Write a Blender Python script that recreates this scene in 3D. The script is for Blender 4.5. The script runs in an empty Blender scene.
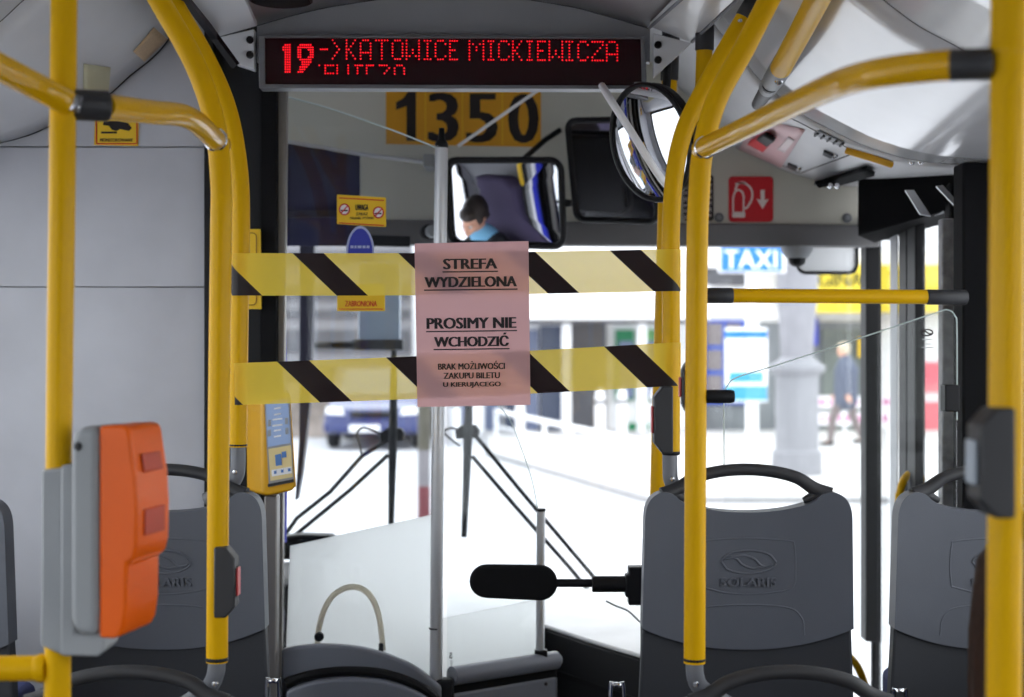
import bpy, bmesh, math, random
from mathutils import Vector, Matrix, Euler
from mathutils.bvhtree import BVHTree

random.seed(7)
scene = bpy.context.scene
COL = scene.collection
F, ZC = 1500.0, 1.40          # focal length in pixels of a 1024x697 frame, eye height above the bus floor
CX, CY = 512.0, 348.5

# ------------------------------------------------------------------ camera, sky, exposure
cam_data = bpy.data.cameras.new('camera')
cam = bpy.data.objects.new('camera', cam_data)
COL.objects.link(cam)
cam.location = (0, 0, ZC)
cam.rotation_euler = (math.radians(90), 0, 0)
cam_data.sensor_width = 36.0
cam_data.lens = F * 36.0 / 1024.0
cam_data.clip_start = 0.05
cam_data.clip_end = 400
cam_data.dof.use_dof = True
cam_data.dof.focus_distance = 3.1
cam_data.dof.aperture_fstop = 3.4
scene.camera = cam

world = bpy.data.worlds.new('overcast_sky')
scene.world = world
world.use_nodes = True
wn = world.node_tree
wn.nodes.clear()
w_out = wn.nodes.new('ShaderNodeOutputWorld')
w_bg = wn.nodes.new('ShaderNodeBackground')
w_tc = wn.nodes.new('ShaderNodeTexCoord')
w_no = wn.nodes.new('ShaderNodeTexNoise')
w_no.inputs['Scale'].default_value = 1.6
w_rm = wn.nodes.new('ShaderNodeValToRGB')
w_rm.color_ramp.elements[0].color = (0.86, 0.90, 0.97, 1)
w_rm.color_ramp.elements[1].color = (1.0, 1.0, 1.0, 1)
wn.links.new(w_tc.outputs['Generated'], w_no.inputs['Vector'])
wn.links.new(w_no.outputs['Fac'], w_rm.inputs['Fac'])
wn.links.new(w_rm.outputs['Color'], w_bg.inputs['Color'])
w_bg.inputs['Strength'].default_value = 2.6
wn.links.new(w_bg.outputs[0], w_out.inputs[0])

vs = scene.view_settings
vs.view_transform = 'Standard'
vs.look = 'None'
vs.gamma = 1.0
vs.use_curve_mapping = False
vs.exposure = 0.42

# ------------------------------------------------------------------ helpers
def P(px, py, Y):
    return Vector(((px - CX) / F * Y, Y, ZC - (py - CY) / F * Y))

def lin(r, g, b):
    def f(c):
        c /= 255.0
        return c / 12.92 if c <= 0.04045 else ((c + 0.055) / 1.055) ** 2.4
    return (f(r), f(g), f(b), 1.0)

MATS = {}
def mat(name, rgb, rough=0.5, metal=0.0, coat=0.0, var=0.06, scale=6.0, bump=0.0, bscale=300.0, emit=None, trans=0.0, spec=0.5):
    """A plain procedural surface: slight noise in the colour, optional fine bump, optional back-lit translucency."""
    m = bpy.data.materials.new(name)
    m.use_nodes = True
    nt = m.node_tree
    b = nt.nodes['Principled BSDF']
    out = nt.nodes['Material Output']
    c = lin(*rgb)
    tc = nt.nodes.new('ShaderNodeTexCoord')
    no = nt.nodes.new('ShaderNodeTexNoise')
    no.inputs['Scale'].default_value = scale
    no.inputs['Detail'].default_value = 4
    nt.links.new(tc.outputs['Object'], no.inputs['Vector'])
    rp = nt.nodes.new('ShaderNodeValToRGB')
    rp.color_ramp.elements[0].position = 0.3
    rp.color_ramp.elements[1].position = 0.7
    rp.color_ramp.elements[0].color = tuple(x * (1 - var) for x in c[:3]) + (1,)
    rp.color_ramp.elements[1].color = tuple(min(1, x * (1 + var)) for x in c[:3]) + (1,)
    nt.links.new(no.outputs['Fac'], rp.inputs['Fac'])
    nt.links.new(rp.outputs['Color'], b.inputs['Base Color'])
    b.inputs['Roughness'].default_value = rough
    b.inputs['Metallic'].default_value = metal
    b.inputs['Coat Weight'].default_value = coat
    b.inputs['Coat Roughness'].default_value = 0.08
    b.inputs['Specular IOR Level'].default_value = spec
    if bump:
        n2 = nt.nodes.new('ShaderNodeTexNoise')
        n2.inputs['Scale'].default_value = bscale
        nt.links.new(tc.outputs['Object'], n2.inputs['Vector'])
        bp = nt.nodes.new('ShaderNodeBump')
        bp.inputs['Strength'].default_value = bump
        bp.inputs['Distance'].default_value = 0.001
        nt.links.new(n2.outputs['Fac'], bp.inputs['Height'])
        nt.links.new(bp.outputs['Normal'], b.inputs['Normal'])
    if emit:
        b.inputs['Emission Color'].default_value = lin(*emit[:3])
        b.inputs['Emission Strength'].default_value = emit[3]
    if trans:
        tr = nt.nodes.new('ShaderNodeBsdfTranslucent')
        nt.links.new(rp.outputs['Color'], tr.inputs['Color'])
        mx = nt.nodes.new('ShaderNodeMixShader')
        mx.inputs['Fac'].default_value = trans
        nt.links.new(b.outputs[0], mx.inputs[1])
        nt.links.new(tr.outputs[0], mx.inputs[2])
        nt.links.new(mx.outputs[0], out.inputs['Surface'])
    MATS[name] = m
    return m

def glass_mat(name, tint=(1, 1, 1), gloss=0.06, rough=0.0):
    m = bpy.data.materials.new(name)
    m.use_nodes = True
    nt = m.node_tree
    nt.nodes.clear()
    o = nt.nodes.new('ShaderNodeOutputMaterial')
    t = nt.nodes.new('ShaderNodeBsdfTransparent')
    t.inputs['Color'].default_value = tuple(tint) + (1,)
    g = nt.nodes.new('ShaderNodeBsdfGlossy')
    g.inputs['Roughness'].default_value = rough
    lw = nt.nodes.new('ShaderNodeLayerWeight')
    lw.inputs['Blend'].default_value = 0.5
    pw = nt.nodes.new('ShaderNodeMath'); pw.operation = 'POWER'
    pw.inputs[1].default_value = 5.0
    nt.links.new(lw.outputs['Facing'], pw.inputs[0])
    mul = nt.nodes.new('ShaderNodeMath'); mul.operation = 'MULTIPLY_ADD'
    mul.inputs[1].default_value = 0.7
    mul.inputs[2].default_value = gloss * .6
    mul.use_clamp = True
    nt.links.new(pw.outputs[0], mul.inputs[0])
    mx = nt.nodes.new('ShaderNodeMixShader')
    nt.links.new(mul.outputs[0], mx.inputs['Fac'])
    nt.links.new(t.outputs[0], mx.inputs[1])
    nt.links.new(g.outputs[0], mx.inputs[2])
    nt.links.new(mx.outputs[0], o.inputs['Surface'])
    MATS[name] = m
    return m

M_YELLOW = mat('yellow_enamel', (214, 164, 0), 0.45, coat=0.10, var=0.03, spec=.10)
M_YELLOWG = mat('glossy_yellow_enamel', (212, 160, 0), 0.55, coat=0.75, var=0.03, spec=.05)
M_YELLOWBOX = mat('yellow_plastic', (214, 158, 14), 0.45)
M_DKGREY = mat('dark_grey_rubber', (44, 44, 47), 0.55, bump=0.1)
M_FITTING = mat('grey_cast_fitting', (104, 106, 112), 0.45, bump=0.1)
M_BLACK = mat('black_plastic', (20, 20, 23), 0.5, bump=0.1, spec=.25)
M_BLACKSOFT = mat('black_textured_cover', (24, 24, 26), 0.85, bump=0.6, bscale=160, spec=.12)
M_CHARCOAL = mat('charcoal_panel', (38, 39, 42), 0.6, spec=.2)
M_PANEL = mat('light_grey_panel', (182, 183, 190), 0.45, bump=0.05)
M_COVE = mat('white_cove_laminate', (206, 206, 209), 0.2, coat=0.5, var=0.03)
M_COVEL = mat('grey_cove_laminate', (206, 207, 211), 0.35, var=0.03)
M_CEIL = mat('ceiling_laminate', (190, 190, 192), 0.5, var=0.03)
M_BULK = mat('bulkhead_grey', (146, 146, 150), 0.55)
M_CREAM = mat('cream_header_panel', (206, 204, 192), 0.5, var=0.03)
M_BAND = mat('dark_header_band', (112, 111, 112), 0.6)
M_SHELL = mat('grey_seat_shell', (80, 83, 92), 0.5, bump=0.25, bscale=500)
M_SHELLD = mat('dark_seat_shell', (40, 42, 48), 0.6, bump=0.25, bscale=500)
M_FABRIC = mat('blue_seat_fabric', (40, 48, 92), 0.9, bump=0.5)
M_FLOOR = mat('grey_vinyl_floor', (104, 104, 108), 0.7, var=0.2, scale=80)
M_ALU = mat('brushed_aluminium', (206, 208, 212), 0.38, metal=0.6, var=0.03)
M_CHROME = mat('chrome', (225, 226, 230), 0.12, metal=1.0, var=0.0)
M_ORANGE = mat('orange_plastic', (224, 92, 0), 0.4, coat=0.05, spec=.25)
M_ORANGED = mat('deep_orange_plastic', (176, 50, 2), 0.5)
M_GREYBOX = mat('grey_box_plastic', (150, 153, 156), 0.5)
M_GREYBOXD = mat('mid_grey_box_plastic', (136, 139, 142), 0.5)
M_WHITE = mat('white_paint', (238, 238, 240), 0.5)
M_INK = mat('black_ink', (28, 20, 24), 0.7)
M_RED = mat('red_sign_print', (206, 22, 36), 0.45)
M_WHITEINK = mat('white_print', (236, 222, 216), 0.5)
M_AMBER = mat('amber_plate', (222, 158, 22), 0.5)
M_STICK = mat('yellow_sticker', (240, 196, 30), 0.5)
M_STICKRED = mat('red_ink', (206, 60, 24), 0.6)
M_LED = mat('red_led', (120, 0, 5), 0.5, emit=(255, 10, 30, 1.1))
M_SCREEN = mat('black_display_glass', (34, 2, 8), 0.22, var=0.0, spec=.3)
M_FRAME = mat('grey_metal_frame', (112, 113, 117), 0.4, metal=0.4)
M_PINK = mat('pink_paper', (230, 182, 184), 0.8, trans=0.45, var=0.02, spec=0.2)
M_MIRROR = mat('mirror_silver', (235, 236, 240), 0.02, metal=1.0, var=0.0)
M_NAVY = mat('navy_blind_fabric', (24, 26, 72), 0.9)
M_FROST = mat('frosted_white_glass', (250, 251, 251), 0.35, trans=0.93, var=0.01)
def see_through(m, fac):
    nt = m.node_tree
    out = nt.nodes['Material Output']
    src = out.inputs['Surface'].links[0].from_socket
    t = nt.nodes.new('ShaderNodeBsdfTransparent')
    mx = nt.nodes.new('ShaderNodeMixShader')
    mx.inputs['Fac'].default_value = fac
    nt.links.new(src, mx.inputs[1]); nt.links.new(t.outputs[0], mx.inputs[2])
    nt.links.new(mx.outputs[0], out.inputs['Surface'])
see_through(M_FROST, .22)
M_HOOP = mat('cream_hoop', (238, 232, 220), 0.5, trans=0.85)
M_SILVERSTRIP = mat('bright_duct_trim', (216, 216, 218), 0.3, coat=0.3)
M_GLASS = glass_mat('clear_window_glass', (0.97, 0.985, 0.985), 0.05)
M_GLASSCAB = glass_mat('cab_glass', (0.95, 0.965, 0.97), 0.05)
M_PLEXI = glass_mat('plexi_guard', (0.97, 0.98, 0.975), 0.018)
M_EDGE = mat('polished_glass_edge', (220, 230, 228), 0.2, trans=0.6)
M_DASH = mat('pale_dash_top', (240, 241, 243), 0.55)
M_DASHD = mat('dark_dash_front', (32, 33, 36), 0.55, spec=.25)
M_RAILGREY = mat('grey_gate_rail', (128, 131, 142), 0.35)
M_DOORGREY = mat('slate_cab_door', (122, 126, 138), 0.4)

def finish(name, bm, m, parent=None, bevel=0.0, seg=2, smooth=True, angle=35):
    """Link a bmesh (in world coordinates) as ONE mesh object; its origin goes to its base (or it hangs on its parent)."""
    me = bpy.data.meshes.new(name)
    bmesh.ops.remove_doubles(bm, verts=bm.verts, dist=1e-6)
    bmesh.ops.recalc_face_normals(bm, faces=bm.faces)
    if parent is not None:
        off = Vector(parent.get('_w', (0, 0, 0)))
    else:
        xs = [v.co for v in bm.verts]
        off = Vector(((min(v.x for v in xs) + max(v.x for v in xs)) / 2, (min(v.y for v in xs) + max(v.y for v in xs)) / 2, min(v.z for v in xs)))
    for v in bm.verts:
        v.co -= off
    bm.to_mesh(me)
    bm.free()
    if smooth:
        me.shade_smooth()
        me.set_sharp_from_angle(angle=math.radians(angle))
    for mm in (m if isinstance(m, (list, tuple)) else [m]):
        me.materials.append(mm)
    o = bpy.data.objects.new(name, me)
    COL.objects.link(o)
    o['_w'] = tuple(off)
    if parent is not None:
        o.parent = parent
    else:
        o.location = off
    if bevel:
        b = o.modifiers.new('edge', 'BEVEL')
        b.width = bevel
        b.segments = seg
        b.limit_method = 'ANGLE'
        b.angle_limit = math.radians(40)
    return o

def thing(name, label, cat, loc, group=None):
    o = bpy.data.objects.new(name, None)
    COL.objects.link(o)
    o.location = loc
    o.empty_display_size = 0.05
    o['_w'] = tuple(loc)
    return tag(o, label, cat, group)

def tag(o, label, cat, group=None):
    o['label'] = label
    o['category'] = cat
    if group:
        o['group'] = group
    return o

def struct(o):
    o['kind'] = 'structure'
    return o

def NB():
    return bmesh.new()

def box(bm, c, s, rot=None):
    """Box of size s centred on c; rot = (rx, ry, rz) or a 3x3 matrix."""
    if rot is None:
        R = Matrix.Identity(3)
    elif isinstance(rot, Matrix):
        R = rot
    else:
        R = Euler(rot).to_matrix()
    vs_ = []
    for dx in (-.5, .5):
        for dy in (-.5, .5):
            for dz in (-.5, .5):
                vs_.append(bm.verts.new(Vector(c) + R @ Vector((dx * s[0], dy * s[1], dz * s[2]))))
    for f in ((0, 1, 3, 2), (4, 6, 7, 5), (0, 4, 5, 1), (2, 3, 7, 6), (0, 2, 6, 4), (1, 5, 7, 3)):
        bm.faces.new([vs_[i] for i in f])
    return bm

def box2(bm, x0, x1, y0, y1, z0, z1):
    return box(bm, ((x0 + x1) / 2, (y0 + y1) / 2, (z0 + z1) / 2), (abs(x1 - x0), abs(y1 - y0), abs(z1 - z0)))

def prism(bm, pts, vec):
    """Extrude the planar polygon pts along vec."""
    vec = Vector(vec)
    a = [bm.verts.new(Vector(p)) for p in pts]
    b = [bm.verts.new(Vector(p) + vec) for p in pts]
    n = len(pts)
    bm.faces.new(a)
    bm.faces.new(list(reversed(b)))
    for i in range(n):
        bm.faces.new((a[i], a[(i + 1) % n], b[(i + 1) % n], b[i]))
    return bm

def spline(pts, n=8):
    """Catmull-Rom through the points."""
    pts = [Vector(p) for p in pts]
    if len(pts) < 3:
        return pts
    out = []
    ext = [pts[0] * 2 - pts[1]] + pts + [pts[-1] * 2 - pts[-2]]
    for i in range(1, len(ext) - 2):
        p0, p1, p2, p3 = ext[i - 1:i + 3]
        for k in range(n):
            t = k / n
            out.append(0.5 * ((2 * p1) + (p2 - p0) * t + (2 * p0 - 5 * p1 + 4 * p2 - p3) * t * t + (3 * p1 - p0 - 3 * p2 + p3) * t ** 3))
    out.append(pts[-1])
    return out

def tube(bm, pts, r, n=16, closed=False, sq=(1, 1), up=None):
    """Round tube along pts; r a number or one per point; sq squashes the section along the two section axes."""
    pts = [Vector(p) for p in pts]
    N = len(pts)
    rs = [r] * N if isinstance(r, (int, float)) else list(r)
    rings = []
    ref = Vector(up) if up else None
    prev = None
    for i in range(N):
        if closed:
            t = (pts[(i + 1) % N] - pts[i - 1]).normalized()
        else:
            t = (pts[min(i + 1, N - 1)] - pts[max(i - 1, 0)]).normalized()
        if ref is not None:
            a = ref - t * ref.dot(t)
            if a.length < 1e-4:
                a = Vector((1, 0, 0)) - t * t.x
        elif prev is None:
            a = Vector((0, 0, 1)) if abs(t.z) < 0.9 else Vector((0, 1, 0))
            a = a - t * a.dot(t)
        else:
            a = prev - t * prev.dot(t)
        a.normalize()
        prev = a
        b = t.cross(a)
        rings.append([bm.verts.new(pts[i] + (a * math.cos(k / n * math.tau) * sq[0] + b * math.sin(k / n * math.tau) * sq[1]) * rs[i]) for k in range(n)])
    for i in range(N if closed else N - 1):
        A, B_ = rings[i], rings[(i + 1) % N]
        for k in range(n):
            bm.faces.new((A[k], A[(k + 1) % n], B_[(k + 1) % n], B_[k]))
    if not closed:
        bm.faces.new(list(reversed(rings[0])))
        bm.faces.new(rings[-1])
    return bm

def lathe(bm, prof, c, axis=(0, 0, 1), n=24):
    """Revolve (radius, height) pairs about an axis through c."""
    ax = Vector(axis).normalized()
    u = ax.orthogonal().normalized()
    v = ax.cross(u)
    c = Vector(c)
    rings = []
    for r, h in prof:
        if r < 1e-6:
            rings.append([bm.verts.new(c + ax * h)])
        else:
            rings.append([bm.verts.new(c + ax * h + (u * math.cos(k / n * math.tau) + v * math.sin(k / n * math.tau)) * r) for k in range(n)])
    for A, B_ in zip(rings, rings[1:]):
        for k in range(n):
            q = [A[k % len(A)], A[(k + 1) % len(A)], B_[(k + 1) % len(B_)], B_[k % len(B_)]]
            q2 = []
            for w in q:
                if w not in q2:
                    q2.append(w)
            if len(q2) > 2:
                bm.faces.new(q2)
    for R_ in (rings[0], rings[-1]):
        if len(R_) > 2:
            bm.faces.new(R_)
    return bm

def ball(bm, c, r, sc=(1, 1, 1), rot=None, seg=16, rings=10):
    m = Matrix.Translation(Vector(c)) @ ((Euler(rot).to_matrix().to_4x4()) if rot else Matrix.Identity(4)) @ Matrix.Diagonal((r * sc[0], r * sc[1], r * sc[2], 1))
    bmesh.ops.create_uvsphere(bm, u_segments=seg, v_segments=rings, radius=1, matrix=m)
    return bm

def rrect(x0, x1, z0, z1, r, n=5):
    """Rounded rectangle as (x, z) pairs."""
    out = []
    for cx, cz, a0 in ((x1 - r, z1 - r, 0), (x0 + r, z1 - r, 90), (x0 + r, z0 + r, 180), (x1 - r, z0 + r, 270)):
        for k in range(n + 1):
            a = math.radians(a0 + 90 * k / n)
            out.append((cx + r * math.cos(a), cz + r * math.sin(a)))
    return out

class Plane:
    """A local sheet: origin, right and up vectors; normal looks at the viewer. pt(u, v, d) is metres right, up, and out."""
    def __init__(self, o, right=(1, 0, 0), up=(0, 0, 1)):
        self.o = Vector(o)
        self.r = Vector(right).normalized()
        self.u = (Vector(up) - self.r * Vector(up).dot(self.r)).normalized()
        self.n = self.r.cross(self.u)
    def pt(self, u, v, d=0.0):
        return self.o + self.r * u + self.u * v + self.n * d

def plate(bm, pl, uv, t, d=0.0):
    """Flat plate of thickness t standing out of plane pl from depth d."""
    return prism(bm, [pl.pt(u, v, d) for u, v in uv], pl.n * t)

_tcache = {}
def text_polys(s):
    if s not in _tcache:
        cu = bpy.data.curves.new('lettering', 'FONT')
        cu.body = s
        cu.size = 1.0
        cu.resolution_u = 3
        cu.fill_mode = 'FRONT'
        ob = bpy.data.objects.new('lettering', cu)
        COL.objects.link(ob)
        dg = bpy.context.evaluated_depsgraph_get()
        me = bpy.data.meshes.new_from_object(ob.evaluated_get(dg))
        _tcache[s] = ([tuple(v.co) for v in me.vertices], [tuple(p.vertices) for p in me.polygons])
        bpy.data.objects.remove(ob)
        bpy.data.meshes.remove(me)
        bpy.data.curves.remove(cu)
    return _tcache[s]

def text_into(bm, s, pl, u0, u1, v0, v1, d=0.0004, bold=0.0, t=0.0, capfit=None):
    """Lettering s stretched into the rectangle u0..u1, v0..v1 of plane pl; bold repeats it slightly shifted. capfit: the string whose height sets the scale (leaves room for accents)."""
    vs_, ps = text_polys(s)
    xs = [v[0] for v in vs_]
    href = text_polys(capfit)[0] if capfit else vs_
    y0, y1 = min(v[1] for v in href), max(v[1] for v in href)
    x0, x1 = min(xs), max(xs)
    b = bold
    sx = (u1 - u0 - 2 * b) / (x1 - x0)
    sy = (v1 - v0) / (y1 - y0)
    offs = [(0, 0)] if not b else [(-b, 0), (b, 0), (0, 0), (-b * .5, 0), (b * .5, 0)]
    for j, (du, dv) in enumerate(offs):
        V = [bm.verts.new(pl.pt(u0 + b + (v[0] - x0) * sx + du, v0 + (v[1] - y0) * sy + dv, d + j * 0.00003)) for v in vs_]
        for p in ps:
            try:
                bm.faces.new([V[i] for i in p])
            except ValueError:
                pass
    return bm

def copy_tree(o, dz):
    """A copy of a thing with copies of its parts and sub-parts, moved by dz."""
    c = o.copy()
    COL.objects.link(c)
    c.location = Vector(o.location) + Vector(dz)
    def kids(src, dst):
        for ch in list(src.children):
            k = ch.copy()
            COL.objects.link(k)
            k.parent = dst
            kids(ch, k)
    kids(o, c)
    return c

# ------------------------------------------------------------------ bus body: floor, walls, roof
XL, XR = -1.46, 1.27
YB, YF = -4.6, 5.05
GZ = -0.35                      # street level

def slab(name, x0, x1, y0, y1, z0, z1, m):
    return struct(finish(name, box2(NB(), x0, x1, y0, y1, z0, z1), m))

slab('floor', XL, XR, YB, YF, -0.08, 0.0, M_FLOOR)
slab('ceiling', XL, XR, YB, YF, 2.40, 2.46, M_CEIL)
slab('trim_1', -1.455, -0.62, 2.78, 3.62, 0.002, 0.31, M_CHARCOAL)      # podium under the seats on the driver's side
slab('trim_2', 0.20, 1.20, 2.78, 3.45, 0.002, 0.31, M_CHARCOAL)         # podium under the seats on the door side
slab('wall_back', XL, XR, YB - 0.05, YB, -0.08, 2.40, M_PANEL)

def side_wall(name, x, wins, y0, y1, z0, z1, m):
    """Side wall with window openings (ya, yb, za, zb)."""
    bm = NB()
    xs = (x - 0.05, x) if x < 0 else (x, x + 0.05)
    cur = y0
    for ya, yb, za, zb in wins:
        box2(bm, xs[0], xs[1], cur, ya, z0, z1)
        box2(bm, xs[0], xs[1], ya, yb, z0, za)
        box2(bm, xs[0], xs[1], ya, yb, zb, z1)
        cur = yb
    box2(bm, xs[0], xs[1], cur, y1, z0, z1)
    return struct(finish(name, bm, m))

wl = [(-4.3, -3.0, .85, 1.86), (-2.9, -1.6, .85, 1.86), (-1.5, -.1, .85, 1.86), (0.0, 1.4, .85, 1.86), (1.5, 3.6, .80, 1.87), (3.86, 4.86, .95, 1.86)]
wr = [(-4.3, -3.0, .85, 1.83), (-2.9, -1.6, .06, 1.83), (-1.5, -.1, .85, 1.83), (0.0, 1.4, .85, 1.83), (1.5, 3.45, .80, 1.83), (4.02, 4.90, .05, 1.92)]
YRW = 4.92
side_wall('wall_left', XL, wl, YB, YF, -0.08, 2.40, M_PANEL)
side_wall('wall_right', XR, wr, YB, YRW, -0.08, 2.40, M_CHARCOAL)
k = 0
for x, ws in ((XL, wl), (XR, wr[:5])):
    for ya, yb, za, zb in ws:
        k += 1
        fr = NB()
        for a, b in (((ya, za), (yb, za)), ((ya, zb), (yb, zb)), ((ya, za), (ya, zb)), ((yb, za), (yb, zb))):
            box2(fr, x - .012, x + .012, min(a[0], b[0]) - .015, max(a[0], b[0]) + .015, min(a[1], b[1]) - .015, max(a[1], b[1]) + .015)
        w = struct(finish('window_%d' % k, fr, M_BLACK))
        finish('pane', box2(NB(), x - .004, x + .004, ya, yb, za, zb), M_GLASS, w)

# ------------------------------------------------------------------ coves and roof duct
CR = [(.36, 2.40), (.40, 2.32), (.44, 2.245), (.487, 2.18), (.562, 2.09), (.602, 2.043), (.691, 1.971), (.754, 1.935), (.828, 1.898), (.907, 1.870), (.965, 1.856), (1.049, 1.846), (1.27, 1.838)]
CRB = [(.40, 2.40), (.47, 2.31), (.55, 2.24), (.62, 2.165), (.67, 2.11), (.728, 2.053), (.77, 2.033), (.81, 2.014), (.875, 1.981), (.94, 1.960), (1.0, 1.944), (1.088, 1.928), (1.27, 1.926)]
CL = [(-.70, 2.40), (-.745, 2.33), (-.794, 2.258), (-.851, 2.165), (-.89, 2.12), (-.945, 2.076), (-.997, 2.029), (-1.06, 1.99), (-1.135, 1.955), (-1.199, 1.928), (-1.263, 1.911), (-1.35, 1.90), (-1.46, 1.893)]

def dense(c, n=5):
    return [(p.x, p.y) for p in spline([Vector((a, b, 0)) for a, b in c], n)]

def loft(bm, c0, y0, c1, y1, steps=8):
    """Surface between two cross-sections with a little thickness (the back face lies 12 mm outward)."""
    rows = []
    for j in range(steps + 1):
        t = j / steps
        rows.append([bm.verts.new((a[0] * (1 - t) + b[0] * t, y0 * (1 - t) + y1 * t, a[1] * (1 - t) + b[1] * t)) for a, b in zip(c0, c1)])
    for r0, r1 in zip(rows, rows[1:]):
        for i in range(len(r0) - 1):
            bm.faces.new((r0[i], r0[i + 1], r1[i + 1], r1[i]))
    return bm

def cove(name, c0, y0, c1, y1, m):
    o = struct(finish(name, loft(NB(), c0, y0, c1, y1), m, angle=60))
    s = o.modifiers.new('thickness', 'SOLIDIFY')
    s.thickness = 0.006
    s.offset = 0
    return o

dCR, dCRB, dCL = dense(CR), dense(CRB), dense(CL)
cove('ceiling_cove_right', dCR, 0.2, dCR, 2.596, M_COVE)
cove('ceiling_cove_right_front', dCR, 2.602, dCR, 3.60, M_COVE)
cove('ceiling_cove_left', dCL, 0.2, dCL, 2.896, M_COVEL)
cove('ceiling_cove_left_front', dCL, 2.902, dCL, 3.70, M_COVEL)

def seam(name, c, y, r, dz=0.0):
    return struct(finish(name, tube(NB(), [(a, y, b + dz) for a, b in c], r, 8), M_BLACK))
seam('trim_3', dCR, 2.599, .0035)
seam('trim_4', dCR, 3.602, .0035)
seam('trim_5', dCL, 2.899, .0035)
seam('trim_6', dCL, 3.702, .004)

# arched centre of the roof and the bulkhead it ends at
arch = [P(257, 24, 3.56), P(300, 12, 3.56), P(350, 2, 3.56), (P(455, -10, 3.56)), P(560, 3, 3.56), P(605, 14, 3.56), P(650, 27, 3.56)]
arch = spline(arch, 5)
bm = NB()
rows = []
for y, flare in ((3.56, 0.0), (2.8, .075), (0.2, .10)):
    mx = P(455, 0, 3.56).x
    rows.append([bm.verts.new((p.x + (flare if p.x > mx else -flare) * min(1, abs(p.x - mx) / .4), y, p.z)) for p in arch])
for r0, r1 in zip(rows, rows[1:]):
    for i in range(len(r0) - 1):
        bm.faces.new((r0[i], r0[i + 1], r1[i + 1], r1[i]))
o = struct(finish('ceiling_duct', bm, M_CEIL, angle=60))
s = o.modifiers.new('thickness', 'SOLIDIFY'); s.thickness = .01; s.offset = 0
bulk = arch + [P(650, 62, 3.56), P(257, 62, 3.56)]
struct(finish('wall_bulkhead', prism(NB(), bulk, (0, .03, 0)), M_BULK))
struct(finish('trim_7', tube(NB(), [p + Vector((0, -.004, -.002)) for p in arch], .004, 8), M_BLACK))

# bright side strips of the duct, ending in small triangular brackets with two knobs
def strip(name, pts, m):
    return struct(finish(name, prism(NB(), pts, (0, 0, .012)), m, bevel=.002))
strip('ceiling_strip_right', [P(650, 27, 3.5), P(690, 42, 3.5), P(786, -48, 2.75), P(722, -45, 2.75)], M_SILVERSTRIP)
strip('ceiling_strip_left', [P(257, 26, 3.5), P(215, 38, 3.5), P(152, -46, 2.75), P(224, -45, 2.75)], M_COVEL)
struct(finish('trim_8', tube(NB(), [P(236, 66, 3.47), P(214, 36, 3.45), P(186, -2, 3.1), P(160, -40, 2.8)], .011, 4), M_BLACK))
struct(finish('trim_9', tube(NB(), [P(649, 28, 3.49), P(684, -3, 3.1), P(720, -44, 2.74)], .004, 6), M_FITTING))
struct(finish('trim_10', tube(NB(), [P(692, 42, 3.49), P(738, -1, 3.1), P(786, -46, 2.74)], .004, 6), M_FITTING))
for nm, tri, kx in (('display_bracket', [(653, 33), (691, 43), (654, 77)], 655), ('display_bracket', [(254, 29), (215, 38), (236, 64), (254, 70)], 253)):
    pts = [P(a, b, 3.5) for a, b in tri]
    c = sum(pts, Vector()) / len(pts)
    t = thing(nm, 'grey triangular bracket with two black knobs at the %s end of the red display' % ('door-side' if kx > 500 else 'driver-side'), 'bracket', (c.x, 3.5, min(p.z for p in pts)), 'brackets of the destination display')
    finish('bracket_plate', prism(NB(), pts, (0, .03, 0)), M_COVEL, t, bevel=.002)
    for ky in (45, 60) if kx > 500 else (40, 55):
        finish('knob', lathe(NB(), [(0, .012), (.007, .011), (.009, .004), (.009, 0)], P(kx + (3 if kx > 500 else -3), ky, 3.5), (0, -1, 0), 14), M_BLACK, t)

# round speaker grille in the ceiling
sp = P(281, 2, 3.30)
t = thing('ceiling_speaker', 'round black speaker grille set in the ceiling above the display', 'speaker', tuple(sp))
finish('grille', lathe(NB(), [(0, -.004), (.05, -.0035), (.064, 0), (.066, .03)], sp, (0, 0, 1), 28), M_BLACKSOFT, t)
finish('rim', tube(NB(), [sp + Vector((.067 * math.cos(a / 24 * math.tau), .067 * math.sin(a / 24 * math.tau), .004)) for a in range(24)], .003, 8, closed=True), M_BLACK, t)

# ------------------------------------------------------------------ front: windscreen header, pillars, dash
YH = 4.86
hd = [P(285, 40, YH), P(858, 40, YH), P(858, 225, YH), P(285, 222, YH)]
struct(finish('wall_front_header', prism(NB(), hd, (0, .03, 0)), M_CREAM, bevel=.003))
struct(finish('trim_11', prism(NB(), [P(285, 218, YH - .012), P(880, 225, YH - .012), P(880, 247, YH - .012), P(285, 244, YH - .012)], (0, .06, 0)), M_BAND, bevel=.006))
struct(finish('trim_12', prism(NB(), [P(330, 234, YH - .02), P(410, 236, YH - .02), P(410, 247, YH - .02), P(330, 245, YH - .02)], (0, .02, 0)), M_BLACK, bevel=.003))
# driver's side pillar and the black door post
struct(finish('pillar_left', prism(NB(), [P(300, 120, 4.92), P(316, 120, 4.92), P(313, 300, 4.92), P(310, 400, 4.92), P(302, 472, 4.92), P(297, 500, 4.92), P(295, 500, 4.92), P(299, 440, 4.92)], (0, .06, 0)), mat('indigo_pillar', (40, 40, 62), .5), bevel=.004))
struct(finish('pillar_right', prism(NB(), [P(866, 180, 4.88), P(880, 180, 4.88), P(878, 642, 4.88), P(866, 642, 4.88)], (0, .08, 0)), M_BLACK, bevel=.004))
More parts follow.
